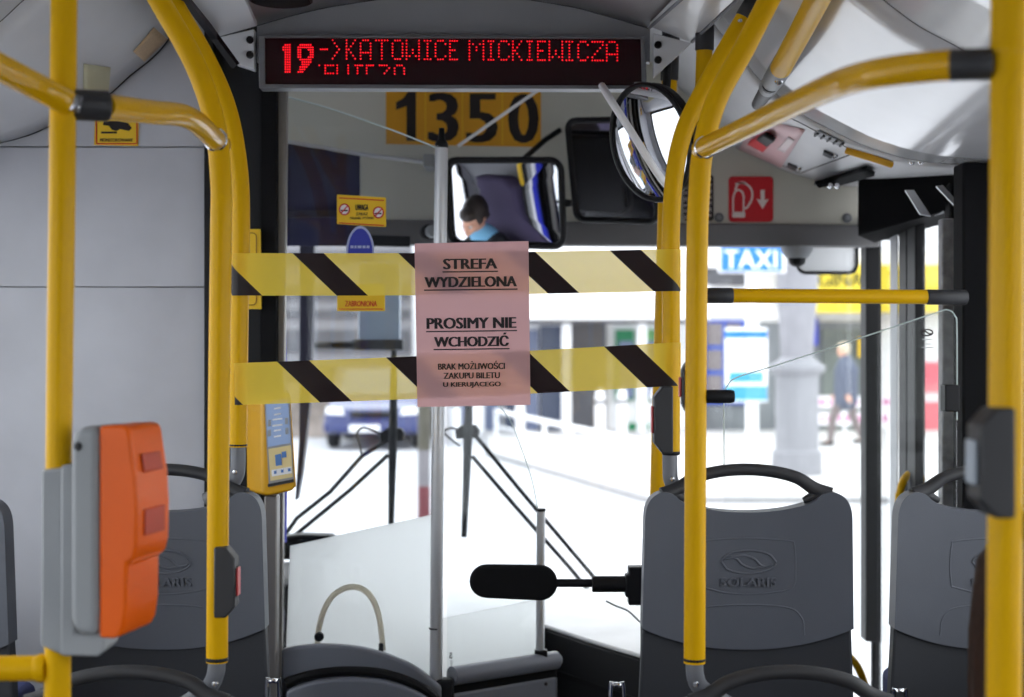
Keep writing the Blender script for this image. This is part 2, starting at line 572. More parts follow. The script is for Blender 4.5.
# windscreen
w = struct(finish('window_12', prism(NB(), [P(285, 240, 4.98), P(866, 243, 4.98), P(866, 640, 4.98), P(866, 712, 4.98), P(761, 712, 4.98), P(761, 640, 4.98), P(285, 640, 4.98)], (0, .006, 0)), M_GLASS))
slab('wall_front', XL, .82, 4.98, 5.05, -0.08, .56, M_DASHD)
slab('wall_front_low', .82, XR, 4.98, 5.05, -0.08, .20, M_DASHD)
slab('wall_front_upper', XL, XR, 5.0, 5.05, 1.765, 2.46, M_DASHD)
# dash: dark front and pale top running to the windscreen
zt = .603
front = [(.085, 4.36), (.20, 4.14), (.37, 3.86), (.80, 3.80)]
bm = NB()
prism(bm, [(x, y, .0) for x, y in front] + [(.80, 4.97, 0), (-1.45, 4.97, 0), (-1.45, 4.70, 0), (-.40, 4.70, 0), (-.40, 4.42, 0)], (0, 0, zt - .012))
struct(finish('wall_dash', bm, M_DASHD, bevel=.008))
bm = NB()
prism(bm, [(x, y - .012, zt - .011) for x, y in front] + [(.81, 4.975, zt - .011), (-1.45, 4.975, zt - .011), (-1.45, 4.69, zt - .011), (-.40, 4.69, zt - .011), (-.40, 4.40, zt - .011)], (0, 0, .012))
struct(finish('trim_13', bm, M_DASH, bevel=.004))
struct(finish('trim_14', prism(NB(), [(.05, 4.395, .47), (.37, 3.849, .47), (.37, 3.849, .485), (.05, 4.395, .485)], (.004, .003, 0)), M_BLACK))

# cab partition behind the driver: pale boards with a thin joint, black edge, charcoal column, bright metal edge
YP = 3.72
def board(name, z0, z1, c=None):
    x0, x1 = -1.45, P(205, 0, YP).x
    if c is None:
        pts = [(x0, YP, z0), (x1, YP, z0), (x1, YP, z1), (x0, YP, z1)]
    else:
        pts = [(x0, YP, z0), (x1, YP, z0), (x1, YP, 2.36)] + [(a, YP, b) for a, b in c if x0 < a < x1]
    return struct(finish(name, prism(NB(), pts, (0, .03, 0)), M_PANEL, bevel=.0015))
zj = P(0, 147, YP).z
board('wall_cab_lower', 0.0, P(0, 287, YP).z - .001)
board('wall_cab_middle', P(0, 287, YP).z + .001, zj - .001)
board('wall_cab_upper', zj + .001, 2.4, dCL)
struct(finish('wall_cab_core', box2(NB(), -1.45, P(204, 0, YP).x, YP + .02, YP + .05, 0, 2.36), M_FITTING))
struct(finish('trim_15', box2(NB(), P(204, 0, 3.7).x, P(213, 0, 3.7).x, 3.70, 3.80, 0, 2.36), M_BLACK, bevel=.002))
struct(finish('pillar_cab', prism(NB(), [P(213, -44, 3.74), P(262, -44, 3.74), P(262, 720, 3.74), P(213, 720, 3.74)], (0, .10, 0)), M_CHARCOAL, bevel=.004))
struct(finish('trim_16', prism(NB(), [P(261, 70, 3.72), P(276, 70, 3.72), P(276, 720, 3.72), P(261, 720, 3.72)], (0, .10, 0)), M_BLACKSOFT, bevel=.003))
struct(finish('trim_17', prism(NB(), [P(275, 88, 3.76), P(287, 88, 3.76), P(281, 720, 3.76), P(270, 720, 3.76)], (0, .03, 0)), mat('satin_metal_edge', (150, 146, 142), .42, metal=.6), bevel=.003))

# door side: textured pillar, inner grey strip, header beam with mechanism, two-leaf door
struct(finish('pillar_door', box2(NB(), 1.07, XR + .03, 3.56, 3.64, 0, P(0, 164, 3.6).z), M_BLACKSOFT, bevel=.006))
struct(finish('trim_18', box2(NB(), 1.09, 1.122, 3.80, 3.84, 0.0, 1.73), mat('worn_grey_strip', (150, 150, 152), .7, var=.25, scale=40), bevel=.004))
struct(finish('trim_19', prism(NB(), [P(858, 176, 4.45), P(962, 150, 4.0), P(962, 206, 4.0), P(858, 236, 4.45)], (.12, .3, 0)), mat('deep_black_cover', (9, 9, 11), .8, spec=.05), bevel=.004))
for i, (a, b, c, d) in enumerate((((905, 190), (914, 190), (931, 216), (920, 214)), ((936, 186), (943, 185), (957, 201), (957, 208)))):
    t = tag(finish('door_linkage_plate', prism(NB(), [P(*q, 3.78) for q in (a, b, c, d)], (.004, .02, 0)), M_ALU, bevel=.001), 'slanted metal plate of the door gear, %s' % ('the one farther from the black pillar' if i == 0 else 'the one against the black pillar'), 'door gear', 'door gear plates')
def leaf(name, y0, y1, x, w0, w1, bright):
    t = thing(name, '', 'door', (x, (y0 + y1) / 2, .05))
    del t['label'], t['category']
    t['kind'] = 'structure'
    fr = NB()
    z0, z1 = .05, 1.84
    for a in ((y0, y0 + w0, z0, z1), (y1 - w1, y1, z0, z1), (y0, y1, z0, z0 + .07), (y0, y1, z1 - .06, z1)):
        box2(fr, x - .015, x + .015, *a)
    finish('frame', fr, M_BLACK, t, bevel=.005)
    if bright:
        finish('edge_strip', box2(NB(), x - .019, x - .016, y0 + w0, y0 + w0 + .085, z0 + .07, z1 - .06), M_STRIP, t)
    else:
        finish('edge_strip', box2(NB(), x - .019, x - .016, y0 + w0, y1 - w1, z1 - .072, z1 - .06), M_STRIP, t)
    finish('pane', box2(NB(), x - .003, x + .003, y0 + w0, y1 - w1, z0 + .07, z1 - .06), M_GLASS, t)
    if bright:
        path = [(.94, 4.60, .53), (.99, 4.60, .50), (1.03, 4.60, .46), (1.062, 4.60, .42), (1.086, 4.60, .35), (1.10, 4.60, .22), (x - .012, 4.60, .16)]
    else:
        path = [(x - .012, 4.44, 1.03), (x - .030, 4.44, 1.01), (x - .042, 4.44, .97), (x - .045, 4.44, .90), (x - .045, 4.44, .30), (x - .012, 4.44, .26)]
    finish('handrail', tube(NB(), spline(path, 6), .012, 12), M_YELLOW, t)
M_STRIP = mat('pale_door_strip', (172, 174, 178), .5)
leaf('door_1', 4.03, 4.46, 1.19, .046, .09, False)
leaf('door_2', 4.47, 4.92, 1.19, .09, .03, True)

# ------------------------------------------------------------------ door-gear cover at the front of the right cove, with its fittings
cover_bm = loft(NB(), dCR, 3.606, dCRB, 4.855)
cover_bm.normal_update()
cover_bvh = BVHTree.FromBMesh(cover_bm)
cover = thing('door_gear_cover', 'pale curved cover over the door gear, with latches, vent and dark bar', 'cover', (.95, 3.606, 1.838))
cs = finish('shell', cover_bm, mat('pale_cover_plastic', (206, 206, 208), .45, var=.03), cover, angle=60)
s_ = cs.modifiers.new('thickness', 'SOLIDIFY'); s_.thickness = .006; s_.offset = 0

def on_cover(px, py, lift=.006):
    d = (P(px, py, 1.0) - Vector((0, 0, ZC))).normalized()
    hit = cover_bvh.ray_cast(Vector((0, 0, ZC)), d)
    if hit[0] is None:
        q = P(px, py, 4.0)
        return q, Vector((0, -1, 0))
    n = hit[1]
    if n.dot(d) > 0:
        n = -n
    return hit[0] + n * lift, n

def cover_patch(name, pts, m, parent, t=.003, bevel=0.0, lift=.0045):
    """A thin plate following the cover through the outline pts, finely divided so that it bends with it."""
    bm = NB()
    q = [on_cover(*p, lift) for p in pts]
    n = sum((x[1] for x in q), Vector()).normalized()
    # quad outlines are divided in a 6 x 6 grid
    if len(pts) == 4:
        g = []
        for j in range(7):
            row = []
            for i in range(7):
                u, v = i / 6, j / 6
                px = (pts[0][0] * (1 - u) + pts[1][0] * u) * (1 - v) + (pts[3][0] * (1 - u) + pts[2][0] * u) * v
                py = (pts[0][1] * (1 - u) + pts[1][1] * u) * (1 - v) + (pts[3][1] * (1 - u) + pts[2][1] * u) * v
                row.append(bm.verts.new(on_cover(px, py, lift + t)[0]))
            g.append(row)
        for j in range(6):
            for i in range(6):
                bm.faces.new((g[j][i], g[j][i + 1], g[j + 1][i + 1], g[j + 1][i]))
        o = finish(name, bm, m, parent)
        s = o.modifiers.new('thickness', 'SOLIDIFY'); s.thickness = t; s.offset = 0
        return o
    prism(bm, [x[0] for x in q], n * t)
    return finish(name, bm, m, parent, bevel=bevel)

def seam_on_cover(name, pts, r=.0022, m=None, parent=None):
    qs = []
    for a, b in zip(pts, pts[1:]):
        for i in range(6):
            u = i / 6
            qs.append(on_cover(a[0] * (1 - u) + b[0] * u, a[1] * (1 - u) + b[1] * u, .003)[0])
    qs.append(on_cover(*pts[-1], .003)[0])
    return finish(name, tube(NB(), qs, r, 8), m or M_DKGREY, parent)

seam_on_cover('hatch_joint', [(742, 140), (768, 158), (801, 172), (857, 151), (830, 137), (806, 124), (790, 116)], parent=cover)
dk = cover_patch('dark_bar', [(816, 178), (868, 162), (876, 168), (819, 186)], M_BLACKSOFT, cover, .012)
vent = cover_patch('vent', [(815, 131), (820, 128), (846, 140), (841, 143)], M_GREYBOXD, cover)
for i in range(5):
    u = i / 4
    finish('slot', tube(NB(), [on_cover(817 + 25 * u, 132 + 10 * u, .011)[0], on_cover(820 + 25 * u, 129.5 + 10 * u, .011)[0]], .0035, 6), M_DKGREY, vent)
for px, py in ((832, 151), (796, 164)):
    q, n = on_cover(px, py, .004)
    l = finish('latch', prism(NB(), [on_cover(px + a, py + b, .004)[0] for a, b in ((-7, -3), (2, 1), (1, 4), (-8, 0))], n * .008), M_DKGREY, cover, bevel=.002)
    finish('latch_pin', lathe(NB(), [(0, .012), (.006, .010), (.008, 0)], on_cover(px + 4, py + 2, .004)[0], n, 14), M_CHROME, l)
q, n = on_cover(832, 187, .004)
for px in (830, 837, 912, 921):
    q, n = on_cover(px, 186 if px < 900 else 161, .003)
    finish('screw', lathe(NB(), [(0, .007), (.006, .005), (.008, 0)], q, n, 12), M_CHROME, cover)
t = tag(finish('yellow_release_handle', tube(NB(), [on_cover(a, b, .012)[0] for a, b in ((848, 146), (858, 149), (872, 153), (884, 157), (893, 160))], .0085, 10, sq=(1, .7)), M_YELLOWBOX),
        'thin yellow release handle lying along the pale door-gear cover', 'handle')
ex = cover_patch('pink_sticker', [(756, 116), (806, 128), (782, 166), (740, 148)], mat('pale_pink_sticker', (214, 176, 178), .5), None, .0015, lift=.004)
tag(ex, 'pale pink rectangular sticker on the door-gear cover', 'sticker')
cover_patch('arrow', [(790, 134), (796, 138), (786, 150), (778, 147)], mat('pale_print', (222, 206, 206), .5), ex, .001, lift=.0075)
tg = tag(cover_patch('emergency_lever', [(751, 138), (768, 128), (778, 134), (766, 146)], M_RED, None, .012, lift=.004), 'small red emergency lever with black top under the grab rail', 'lever')
cover_patch('lever_top', [(762, 131), (770, 126), (780, 132), (772, 138)], M_BLACK, tg, .012, lift=.012)

# ------------------------------------------------------------------ yellow poles and rails
def bolt(bm, c, n=(0, -1, 0), r=.006):
    return lathe(bm, [(0, .005), (r * .8, .004), (r, 0)], c, n, 12)

def pole(name, label, pts, r, Y, parts=(), smooth=8, group='yellow poles'):
    """Yellow tube; parts: (name, material, builder(bm), children)."""
    path = spline(pts, smooth)
    lo = min(path, key=lambda p: p.z)
    t = thing(name, label, 'pole', tuple(lo), group)
    finish('tube', tube(NB(), path, r, 20), M_YELLOW, t)
    return t

def sleeve(t, a, b, r, m=None, name='sleeve'):
    a, b = Vector(a), Vector(b)
    d = (b - a)
    L = d.length
    return finish(name, lathe(NB(), [(r * .9, 0), (r, .003), (r, L - .003), (r * .9, L)], a, d, 20), m or M_DKGREY, t)

# pole by the orange validator (nearest on the driver's side)
Y1 = 2.1
r1 = .0182
t = pole('grab_pole', 'yellow pole carrying the orange ticket validator', [P(67, -335, Y1), P(64.5, -60, Y1), P(62, 200, Y1), P(59, 450, Y1), P(56, 980, Y1)], r1, Y1, group=None)
floor_hit = P(56, 980, Y1)
sleeve(t, P(56.2, 950, Y1), P(56, 982, Y1), .026, M_FITTING, 'floor_flange')
POLE_V = t
sleeve(t, P(72, 104.5, Y1 + .005), P(109, 106.5, Y1 + .03), .0225 * .97)
finish('clamp_screw', lathe(NB(), [(0, .01), (.009, .008), (.011, 0)], P(73, 104, Y1 - .020), (0, -1, 0), 14), M_CHROME, t)
# low crossbar from the same pole
t = thing('low_crossbar', 'low horizontal yellow bar meeting the validator pole near the floor', 'rail', tuple(P(-60, 668, Y1)))
finish('tube', tube(NB(), [P(-525, 674, Y1 - .02), P(42, 668, Y1)], r1 * .97, 20), M_YELLOW, t)
finish('weld_collar', lathe(NB(), [(r1 * .97, 0), (r1 * 1.12, .008), (r1 * 1.0, .016)], P(35, 668.1, Y1 - .001), (1, 0, 0), 20), M_YELLOW, t)

# upper rails on the driver's side
t = thing('upper_grab_rail', 'yellow rail curving up towards the camera from the validator pole', 'rail', tuple(P(50, 96, 2.05)), 'overhead yellow rails')
finish('tube', tube(NB(), spline([Vector((-1.02, .55, 2.035)), Vector((-.86, .85, 1.95)), P(-330, -120, 1.25), P(-150, -8, 1.55), P(-40, 47, 1.80), P(20, 78, 1.98), P(66, 102, 2.085)], 8), r1, 20), M_YELLOWG, t)
finish('end_cap', lathe(NB(), [(.012, 0), (.012, .02)], P(66, 101, 2.082), (1, .1, -.25), 14), M_FITTING, t)
t = thing('upper_grab_rail', 'short yellow rail bent down from the validator pole to the double pole', 'rail', tuple(P(190, 118, 2.3)), 'overhead yellow rails')
finish('tube', tube(NB(), spline([P(104, 106, Y1 + .03), P(150, 112, 2.25), P(180, 115, 2.34), P(196, 122, 2.42), P(209, 134, 2.52), P(221, 145, 2.64)], 7), r1, 20), M_YELLOWG, t)
finish('end_collar', lathe(NB(), [(.019, 0), (.021, .004), (.019, .010)], P(215, 139, 2.57), (P(221, 145, 2.64) - P(209, 134, 2.52)), 18), M_CHROME, t)

YN, YFAR = 2.6, 3.1
RN, RF = .0188, .0188
# double pole: nearer tube
t = pole('grab_pole', 'nearer tube of the twin curved poles, with a red-labelled stop button', [P(82, -195, YN), P(104, -110, YN), P(132, -50, YN), P(158, -2, YN), P(194, 62, YN), P(214, 120, YN), P(221, 180, YN), P(221, 235, YN), P(219, 400, YN), P(217, 662, YN)], RN, YN)
f = finish('seat_fitting', tube(NB(), spline([P(217, 655, YN), P(216, 672, YN), P(210, 686, YN + .01), P(196, 697, YN + .03), P(182, 706, YN + .04)], 5), [.0155] * 6 + [.015] * 15, 16), M_FITTING, t)
sleeve(t, P(217, 656, YN), P(217, 662, YN), .0195, M_BLACK, 'joint_ring')
finish('bolt', bolt(NB(), P(215, 684, YN - .016)), M_CHROME, f)
POLE_LN = t
t = pole('grab_pole', 'farther tube of the twin curved poles, ending on a seat corner behind the tape', [P(126, -110, YFAR), P(150, -50, YFAR), P(170, -5, YFAR), P(206, 58, YFAR), P(228, 110, YFAR), P(239, 170, YFAR), P(241, 235, YFAR), P(239.5, 320, YFAR), P(238, 447, YFAR)], RF, YFAR)
f = finish('seat_fitting', tube(NB(), spline([P(238, 444, YFAR), P(238, 462, YFAR), P(237, 474, YFAR), P(231, 484, YFAR + .005), P(218, 494, YFAR + .015), P(206, 500, YFAR + .02)], 5), .0155, 16), M_FITTING, t)
sleeve(t, P(238, 443, YFAR), P(238, 447, YFAR), .0192, M_BLACK, 'joint_ring')
finish('bolt', bolt(NB(), P(235, 472, YFAR - .016)), M_CHROME, f)
POLE_LF = t

# door side: far pole (tape end), near pole, two vertical poles behind, right foreground pole
t = pole('grab_pole', 'curved yellow pole holding the tape ends beside the aisle-side grey seat', [P(671, 452, YFAR), P(671, 330, YFAR), P(671, 230, YFAR), P(675, 172, YFAR), P(684.5, 130, YFAR), P(702, 93, YFAR), P(724, 53, YFAR), P(745, 17, YFAR)], RF, YFAR)
sleeve(t, P(744, 19, YFAR), P(759, -6, YFAR), .0205, name='roof_sleeve')
f = finish('seat_fitting', tube(NB(), spline([P(670, 450, YFAR), P(670, 468, YFAR), P(671, 480, YFAR), P(676, 490, YFAR + .005), P(688, 500, YFAR + .015), P(702, 507, YFAR + .02)], 5), .0155, 16), M_FITTING, t)
sleeve(t, P(671, 450, YFAR), P(671, 455, YFAR), .0192, M_BLACK, 'joint_ring')
finish('bolt', bolt(NB(), P(672, 479, YFAR - .016)), M_CHROME, f)
finish('screw', bolt(NB(), P(740, 21, YFAR - .018), r=.005), M_CHROME, t)
POLE_RF = t
t = pole('grab_pole', 'curved yellow pole in front of the logo seat, joined by the bent rail', [P(694.5, 663, YN), P(695.5, 450, YN), P(697, 260, YN), P(699, 195, YN), P(703, 150, YN), P(716.5, 100, YN), P(744, 49, YN), P(768, 2, YN), P(795, -50, YN), P(818, -100, YN)], RN, YN)
f = finish('seat_fitting', tube(NB(), spline([P(694.5, 657, YN), P(695, 674, YN), P(700, 687, YN + .01), P(714, 697, YN + .03), P(730, 706, YN + .04)], 5), .0155, 16), M_FITTING, t)
sleeve(t, P(694.5, 657, YN), P(694.5, 662, YN), .0195, M_BLACK, 'joint_ring')
finish('bolt', bolt(NB(), P(696, 684, YN - .016)), M_CHROME, f)
POLE_RN = t
YC = 3.42
t = pole('grab_pole', 'straight yellow pole with black top sleeve behind the logo-seat pole', [P(704.5, 48, YC), P(698, 300, YC), P(692, 961, YC)], .0188, YC, smooth=4)
sleeve(t, P(705, 16, YC), P(704.4, 51, YC), .0215, name='roof_sleeve')
sleeve(t, P(692, 945, YC), P(691.8, 961, YC), .027, M_FITTING, 'floor_flange')
POLE_C = t
YD = 3.62
t = pole('grab_pole', 'farthest straight yellow pole, its top sleeve beside the round mirror', [P(669.5, 78, YD), P(664, 260, YD), P(658, 480, YD), P(648, 944, YD)], .0188, YD, smooth=4)
sleeve(t, P(671, 30, YD), P(669.3, 81, YD), .0215, name='roof_sleeve')
sleeve(t, P(648.2, 930, YD), P(648, 944, YD), .027, M_FITTING, 'floor_flange')
YR = 1.63
t = pole('grab_pole', 'thick nearest yellow pole at the door side carrying the large dark button box', [P(1012, -570, YR), P(1009.5, -140, YR), P(1008, 100, YR), P(1006, 450, YR), P(1004, 700, YR), P(1000, 1630, YR)], .0189, YR, group=None)
sleeve(t, P(1000, 1600, YR), P(1000, 1634, YR), .027, M_FITTING, 'floor_flange')
POLE_R = t
sleeve(t, P(948, 65, YR + .01), P(992, 64, YR), .0178 * .98)
finish('clamp_collar', lathe(NB(), [(.0195, 0), (.0205, .006), (.0195, .012)], P(1008.4, 55, YR), (0, 0, 1), 20), M_YELLOW, t)

# bent rail from the foreground pole to the logo-seat pole
t = thing('bent_grab_rail', 'glossy yellow rail bent from the thick pole down to the logo-seat pole', 'rail', tuple(P(860, 80, 1.8)), 'overhead yellow rails')
finish('tube', tube(NB(), spline([P(952, 65, YR + .01), P(915, 68, 1.66), P(880, 73, 1.70), P(850, 80, 1.78), P(826, 89, 1.89), P(790, 106, 2.08), P(745, 128, 2.34), P(701, 149, 2.58)], 8), .0172, 20), M_YELLOWG, t)
finish('end_collar', lathe(NB(), [(.0178, 0), (.020, .004), (.0178, .010)], P(706, 147, 2.555), P(701, 149, 2.58) - P(745, 128, 2.34), 18), M_CHROME, t)
# overhead rail hung from the cove by a grey bracket
t = thing('overhead_rail', 'yellow overhead rail hung from the pale cove by a grey bolted bracket', 'rail', tuple(P(790, 62, 3.05)), 'overhead yellow rails')
tube_pts = [P(781, 68, 3.15), P(812, 10, 2.75), P(850, -66, 2.2), Vector((.40, .9, 2.035)), Vector((.37, .25, 2.05))]
finish('tube', tube(NB(), spline(tube_pts, 6), .0225, 20), M_YELLOW, t)
br = finish('bracket', tube(NB(), [P(784, 62, 3.12), P(776, 76, 3.25), P(768, 88, 3.36)], [.0235, .0235, .021], 16), M_GREYBOXD, t)
finish('bracket_arm', tube(NB(), [P(771, 84, 3.30), P(763, 96, 3.50), P(758, 104, 3.72)], [.019, .017, .016], 14), M_DKGREY, t)
finish('bolt', lathe(NB(), [(0, .012), (.007, .010), (.0095, 0)], P(779, 81, 3.20), (-.1, -.9, -.3), 14), M_CHROME, br)

# crossbar with black sleeves between the straight pole and the door pillar
t = thing('crossbar', 'straight horizontal yellow bar with black sleeves under the TAXI sign', 'rail', tuple(P(700, 304, YC)), 'yellow poles')
finish('tube', tube(NB(), [P(722, 295.5, YC), P(940, 297, YC + .05)], .0165, 20), M_YELLOW, t)
sleeve(t, P(700, 295.5, YC), P(733, 295.6, YC), .0178)
sleeve(t, P(926, 297, YC + .045), P(966, 297.5, YC + .06), .0178)

# ------------------------------------------------------------------ seats
def ring_quad(bm, A, B_):
    n = len(A)
    for i in range(n):
        bm.faces.new((A[i], A[(i + 1) % n], B_[(i + 1) % n], B_[i]))

SEAT_OUT = [(-.2215, .46), (-.2165, .545), (-.2125, .64), (-.2115, .71), (-.210, .752), (-.203, .775), (-.190, .789), (-.172, .795), (-.152, .790), (-.128, .772), (-.07, .757),
            (0, .752), (.07, .757), (.128, .772), (.152, .790), (.172, .795), (.190, .789), (.203, .775), (.210, .752), (.2115, .71), (.2125, .64), (.2165, .545), (.2215, .46)]
def curve_y(x, z):
    """The shell bows: its middle lies nearer the sitter than its edges; it also leans back a little."""
    return .030 - .55 * x * x - (z - .6) * .05

def seat(name, label, cx, y, z0, group=None, loc_dx=0):
    t = thing(name, label, 'seat', (cx, y, z0), group)
    W = Vector((cx, y, z0))
    def shell(nm, outline, m, d0, d1, bev):
        """outline in (x, z); solid between depth d0 (viewer side) and d1."""
        bm = NB()
        pts = [Vector((a, 0, b)) for a, b in outline]
        me_edges = []
        # triangulated cap through a grid: cut the polygon with vertical bands so that it can bow
        A = [bm.verts.new(W + Vector((p.x, curve_y(p.x, p.z) - .03 + d0, p.z))) for p in pts]
        B_ = [bm.verts.new(W + Vector((p.x, curve_y(p.x, p.z) - .03 + d1, p.z))) for p in pts]
        ring_quad(bm, A, B_)
        f1 = bm.faces.new(A)
        f2 = bm.faces.new(list(reversed(B_)))
        bmesh.ops.triangulate(bm, faces=[f1, f2], ngon_method='BEAUTY')
        return finish(nm, bm, m, t, bevel=bev, seg=3, angle=40)
    def strip_shell(nm, top, bot, m, d0, d1, bev, n=24):
        """Solid between the curves top(x) and bot(x) over x in [-1,1] scaled by width(x,z)."""
        bm = NB()
        rows = 10
        Fr, Bk = [], []
        for j in range(rows + 1):
            v = j / rows
            rf, rb = [], []
            for i in range(n + 1):
                u = -1 + 2 * i / n
                p = top(u) * (1 - v) + bot(u) * v
                yy = curve_y(p.x, p.z) - .03
                rf.append(bm.verts.new(W + Vector((p.x, yy + d0, p.z))))
                rb.append(bm.verts.new(W + Vector((p.x, yy + d1, p.z))))
            Fr.append(rf); Bk.append(rb)
        for j in range(rows):
            for i in range(n):
                bm.faces.new((Fr[j][i], Fr[j][i + 1], Fr[j + 1][i + 1], Fr[j + 1][i]))
                bm.faces.new((Bk[j][i], Bk[j + 1][i], Bk[j + 1][i + 1], Bk[j][i + 1]))
        rim = [(Fr[0][i], Bk[0][i]) for i in range(n + 1)] + [(Fr[j][n], Bk[j][n]) for j in range(1, rows + 1)] + \
              [(Fr[rows][i], Bk[rows][i]) for i in range(n - 1, -1, -1)] + [(Fr[j][0], Bk[j][0]) for j in range(rows - 1, 0, -1)]
        for (a, b), (c, d) in zip(rim, rim[1:] + rim[:1]):
            bm.faces.new((a, b, d, c))
        return finish(nm, bm, m, t, bevel=bev, seg=3, angle=40)
    topc = spline([Vector((a, 0, b)) for a, b in SEAT_OUT[3:20]], 6)
    def top(u):
        s = (u + 1) / 2 * (len(topc) - 1)
        i = min(int(s), len(topc) - 2)
        return topc[i].lerp(topc[i + 1], s - i)
    def mid(u):
        x = u * .2155
        return Vector((x, 0, .468 + .048 * abs(u) ** 2.2))
    def mid2(u):
        return Vector((u * .213, 0, .480 + .048 * abs(u) ** 2.2))
    strip_shell('back_shell', top, mid, M_SHELL, -.030, .022, .012, 48)
    strip_shell('lower_shell', mid2, lambda u: Vector((u * .223, 0, .30)), M_SHELLD, -.020, .018, .006)
    # padded front of the backrest, cushion and pedestal
    strip_shell('back_pad', lambda u: Vector((u * .185, 0, .735 - .05 * abs(u) ** 4)), lambda u: Vector((u * .195, 0, .36)), M_FABRIC, .020, .055, .012)
    bm = NB()
    prism(bm, [W + Vector((a, b, .28)) for a, b in rrect(-.15, .15, .06, .36, .05)], (0, 0, .08))
    finish('cushion', bm, M_FABRIC, t, bevel=.02, seg=3)
    bm = NB()
    box(bm, W + Vector((0, .22, .17)), (.10, .20, .32))
    box(bm, W + Vector((0, .22, .010)), (.24, .28, .016))
    finish('pedestal', bm, M_DKGREY, t, bevel=.008)
    # grab handle arching over the dip
    hp = [(-.152, .782), (-.135, .803), (-.105, .822), (-.055, .8345), (0, .8385), (.055, .8345), (.105, .822), (.14, .800), (.172, .787)]
    hp = [(-.172, .787), (-.14, .800)] + hp[2:]
    path = spline([W + Vector((a, curve_y(a, b) - .03 - .004, b)) for a, b in hp], 6)
    L = len(path)
    finish('grab_handle', tube(NB(), path, [.0125 + .004 * abs(2 * i / (L - 1) - 1) ** 3 for i in range(L)], 14, sq=(1.0, 1.2), up=(0, 0, 1)), M_DKGREY, t)
    for sx in (-1, 1):
        finish('handle_foot', tube(NB(), [W + Vector((sx * a, curve_y(a, b) - .036, b)) for a, b in ((.118, .775), (.145, .788), (.172, .792))], [.006, .013, .011], 12), M_DKGREY, t)
    # raised panel line, emblem and lettering on the shell
    def sp(a, b, lift=.0):
        return W + Vector((a, curve_y(a, b) - .03 - .030 - lift, b))
    fr = spline([Vector(q) for q in ((-.095, .60, 0), (-.099, .64, 0), (-.096, .685, 0), (-.085, .694, 0), (0, .699, 0), (.085, .694, 0), (.096, .685, 0), (.099, .64, 0), (.095, .60, 0), (.06, .588, 0), (0, .583, 0), (-.06, .588, 0))], 5)
    finish('panel_line', tube(NB(), [sp(p.x, p.y, -.0007) for p in fr[:-1]], .0022, 8, closed=True), M_SHELL, t)
    lo = spline([Vector(q) for q in ((-.118, .50, 0), (-.113, .535, 0), (-.085, .556, 0), (0, .5615, 0), (.085, .556, 0), (.113, .535, 0), (.118, .50, 0))], 6)
    finish('lower_line', tube(NB(), [sp(p.x, p.y, -.0007) for p in lo], .0022, 8), M_SHELL, t)
    em = NB()
    ec = (.004, .650)
    tube(em, [sp(ec[0] + .056 * math.cos(a / 40 * math.tau), ec[1] + .0235 * math.sin(a / 40 * math.tau), .0005) for a in range(40) if not (1 <= a <= 3 or 21 <= a <= 23)], .0024, 8)
    s_curve = spline([Vector(q) for q in ((-.050, .006, 0), (-.030, .010, 0), (-.008, .013, 0), (.012, .006, 0), (.024, -.006, 0), (.036, -.0105, 0))], 6)
    tube(em, [sp(ec[0] + p.x, ec[1] + p.y, .0005) for p in s_curve], .0026, 8)
    tube(em, [sp(ec[0] - p.x, ec[1] - p.y, .0005) for p in s_curve], .0026, 8)
    finish('emblem', em, M_SHELL, t)
    tx = NB()
    text_into(tx, 'SOLARIS', Plane(sp(.004, .600, .0)), -.058, .058, 0, .0175, d=.006, bold=.0010)
    ex_ = bmesh.ops.extrude_face_region(tx, geom=list(tx.faces))
    for v in [g for g in ex_['geom'] if isinstance(g, bmesh.types.BMVert)]:
        v.co.y += .004
    finish('lettering', tx, M_SHELL, t)
    return t

S1 = seat('bus_seat', 'grey high-backed seat beside the aisle with embossed oval emblem, in front of the windscreen', P(745, 0, YFAR).x, YFAR + .01, .312, 'grey bus seats')
def more_seat(label, cx, y, z0):
    c = copy_tree(S1, (0, 0, 0))
    c.location = (cx, y, z0)
    c['label'] = label
    return c
more_seat('grey seat next to the door, partly hidden by the thick yellow pole', P(994, 0, YFAR).x, YFAR + .01, .312)
more_seat('grey seat behind the orange validator, in front of the pale cab wall', P(164, 0, YFAR).x, YFAR + .01, .312)
more_seat('grey seat against the side wall, only its edge showing left of the validator pole', -1.188, 2.95, .312)
more_seat('lower nearer seat on the door side, only its curved handle showing', P(790, 0, YN).x, YN + .02, 0)
more_seat('lower nearer seat on the driver side, handle showing below the validator', P(128, 0, YN).x, YN + .02, 0)
more_seat('low seat the long-haired passenger sits on', .76, 1.78, 0)

# ------------------------------------------------------------------ LED destination display
YD_ = 3.5
dl = Plane(P(452, 62, YD_))                     # centre of the display face
SX = YD_ / F                                    # metres per pixel at the display
def du(px): return (px - 452) * SX
def dv(py): return (62 - py) * SX
disp = thing('destination_display', 'long red LED destination display hung under the roof', 'display', tuple(dl.pt(0, dv(89), -.04)))
bm = NB()
fo = [(258, 35), (645, 36.5), (647, 89), (259, 88)]
fi = [(264.5, 37.6), (641, 38.6), (642, 85.5), (265, 84)]
A = [bm.verts.new(dl.pt(du(a), dv(b), 0)) for a, b in fo]
B_ = [bm.verts.new(dl.pt(du(a), dv(b), 0)) for a, b in fi]
ring_quad(bm, A, B_)
A2 = [bm.verts.new(dl.pt(du(a), dv(b), -.05)) for a, b in fo]
B2 = [bm.verts.new(dl.pt(du(a), dv(b), -.010)) for a, b in fi]
ring_quad(bm, A2, A)
ring_quad(bm, B_, B2)
bm.faces.new(A2)
bm.faces.new(B2)
finish('housing', bm, M_FRAME, disp, bevel=.002)
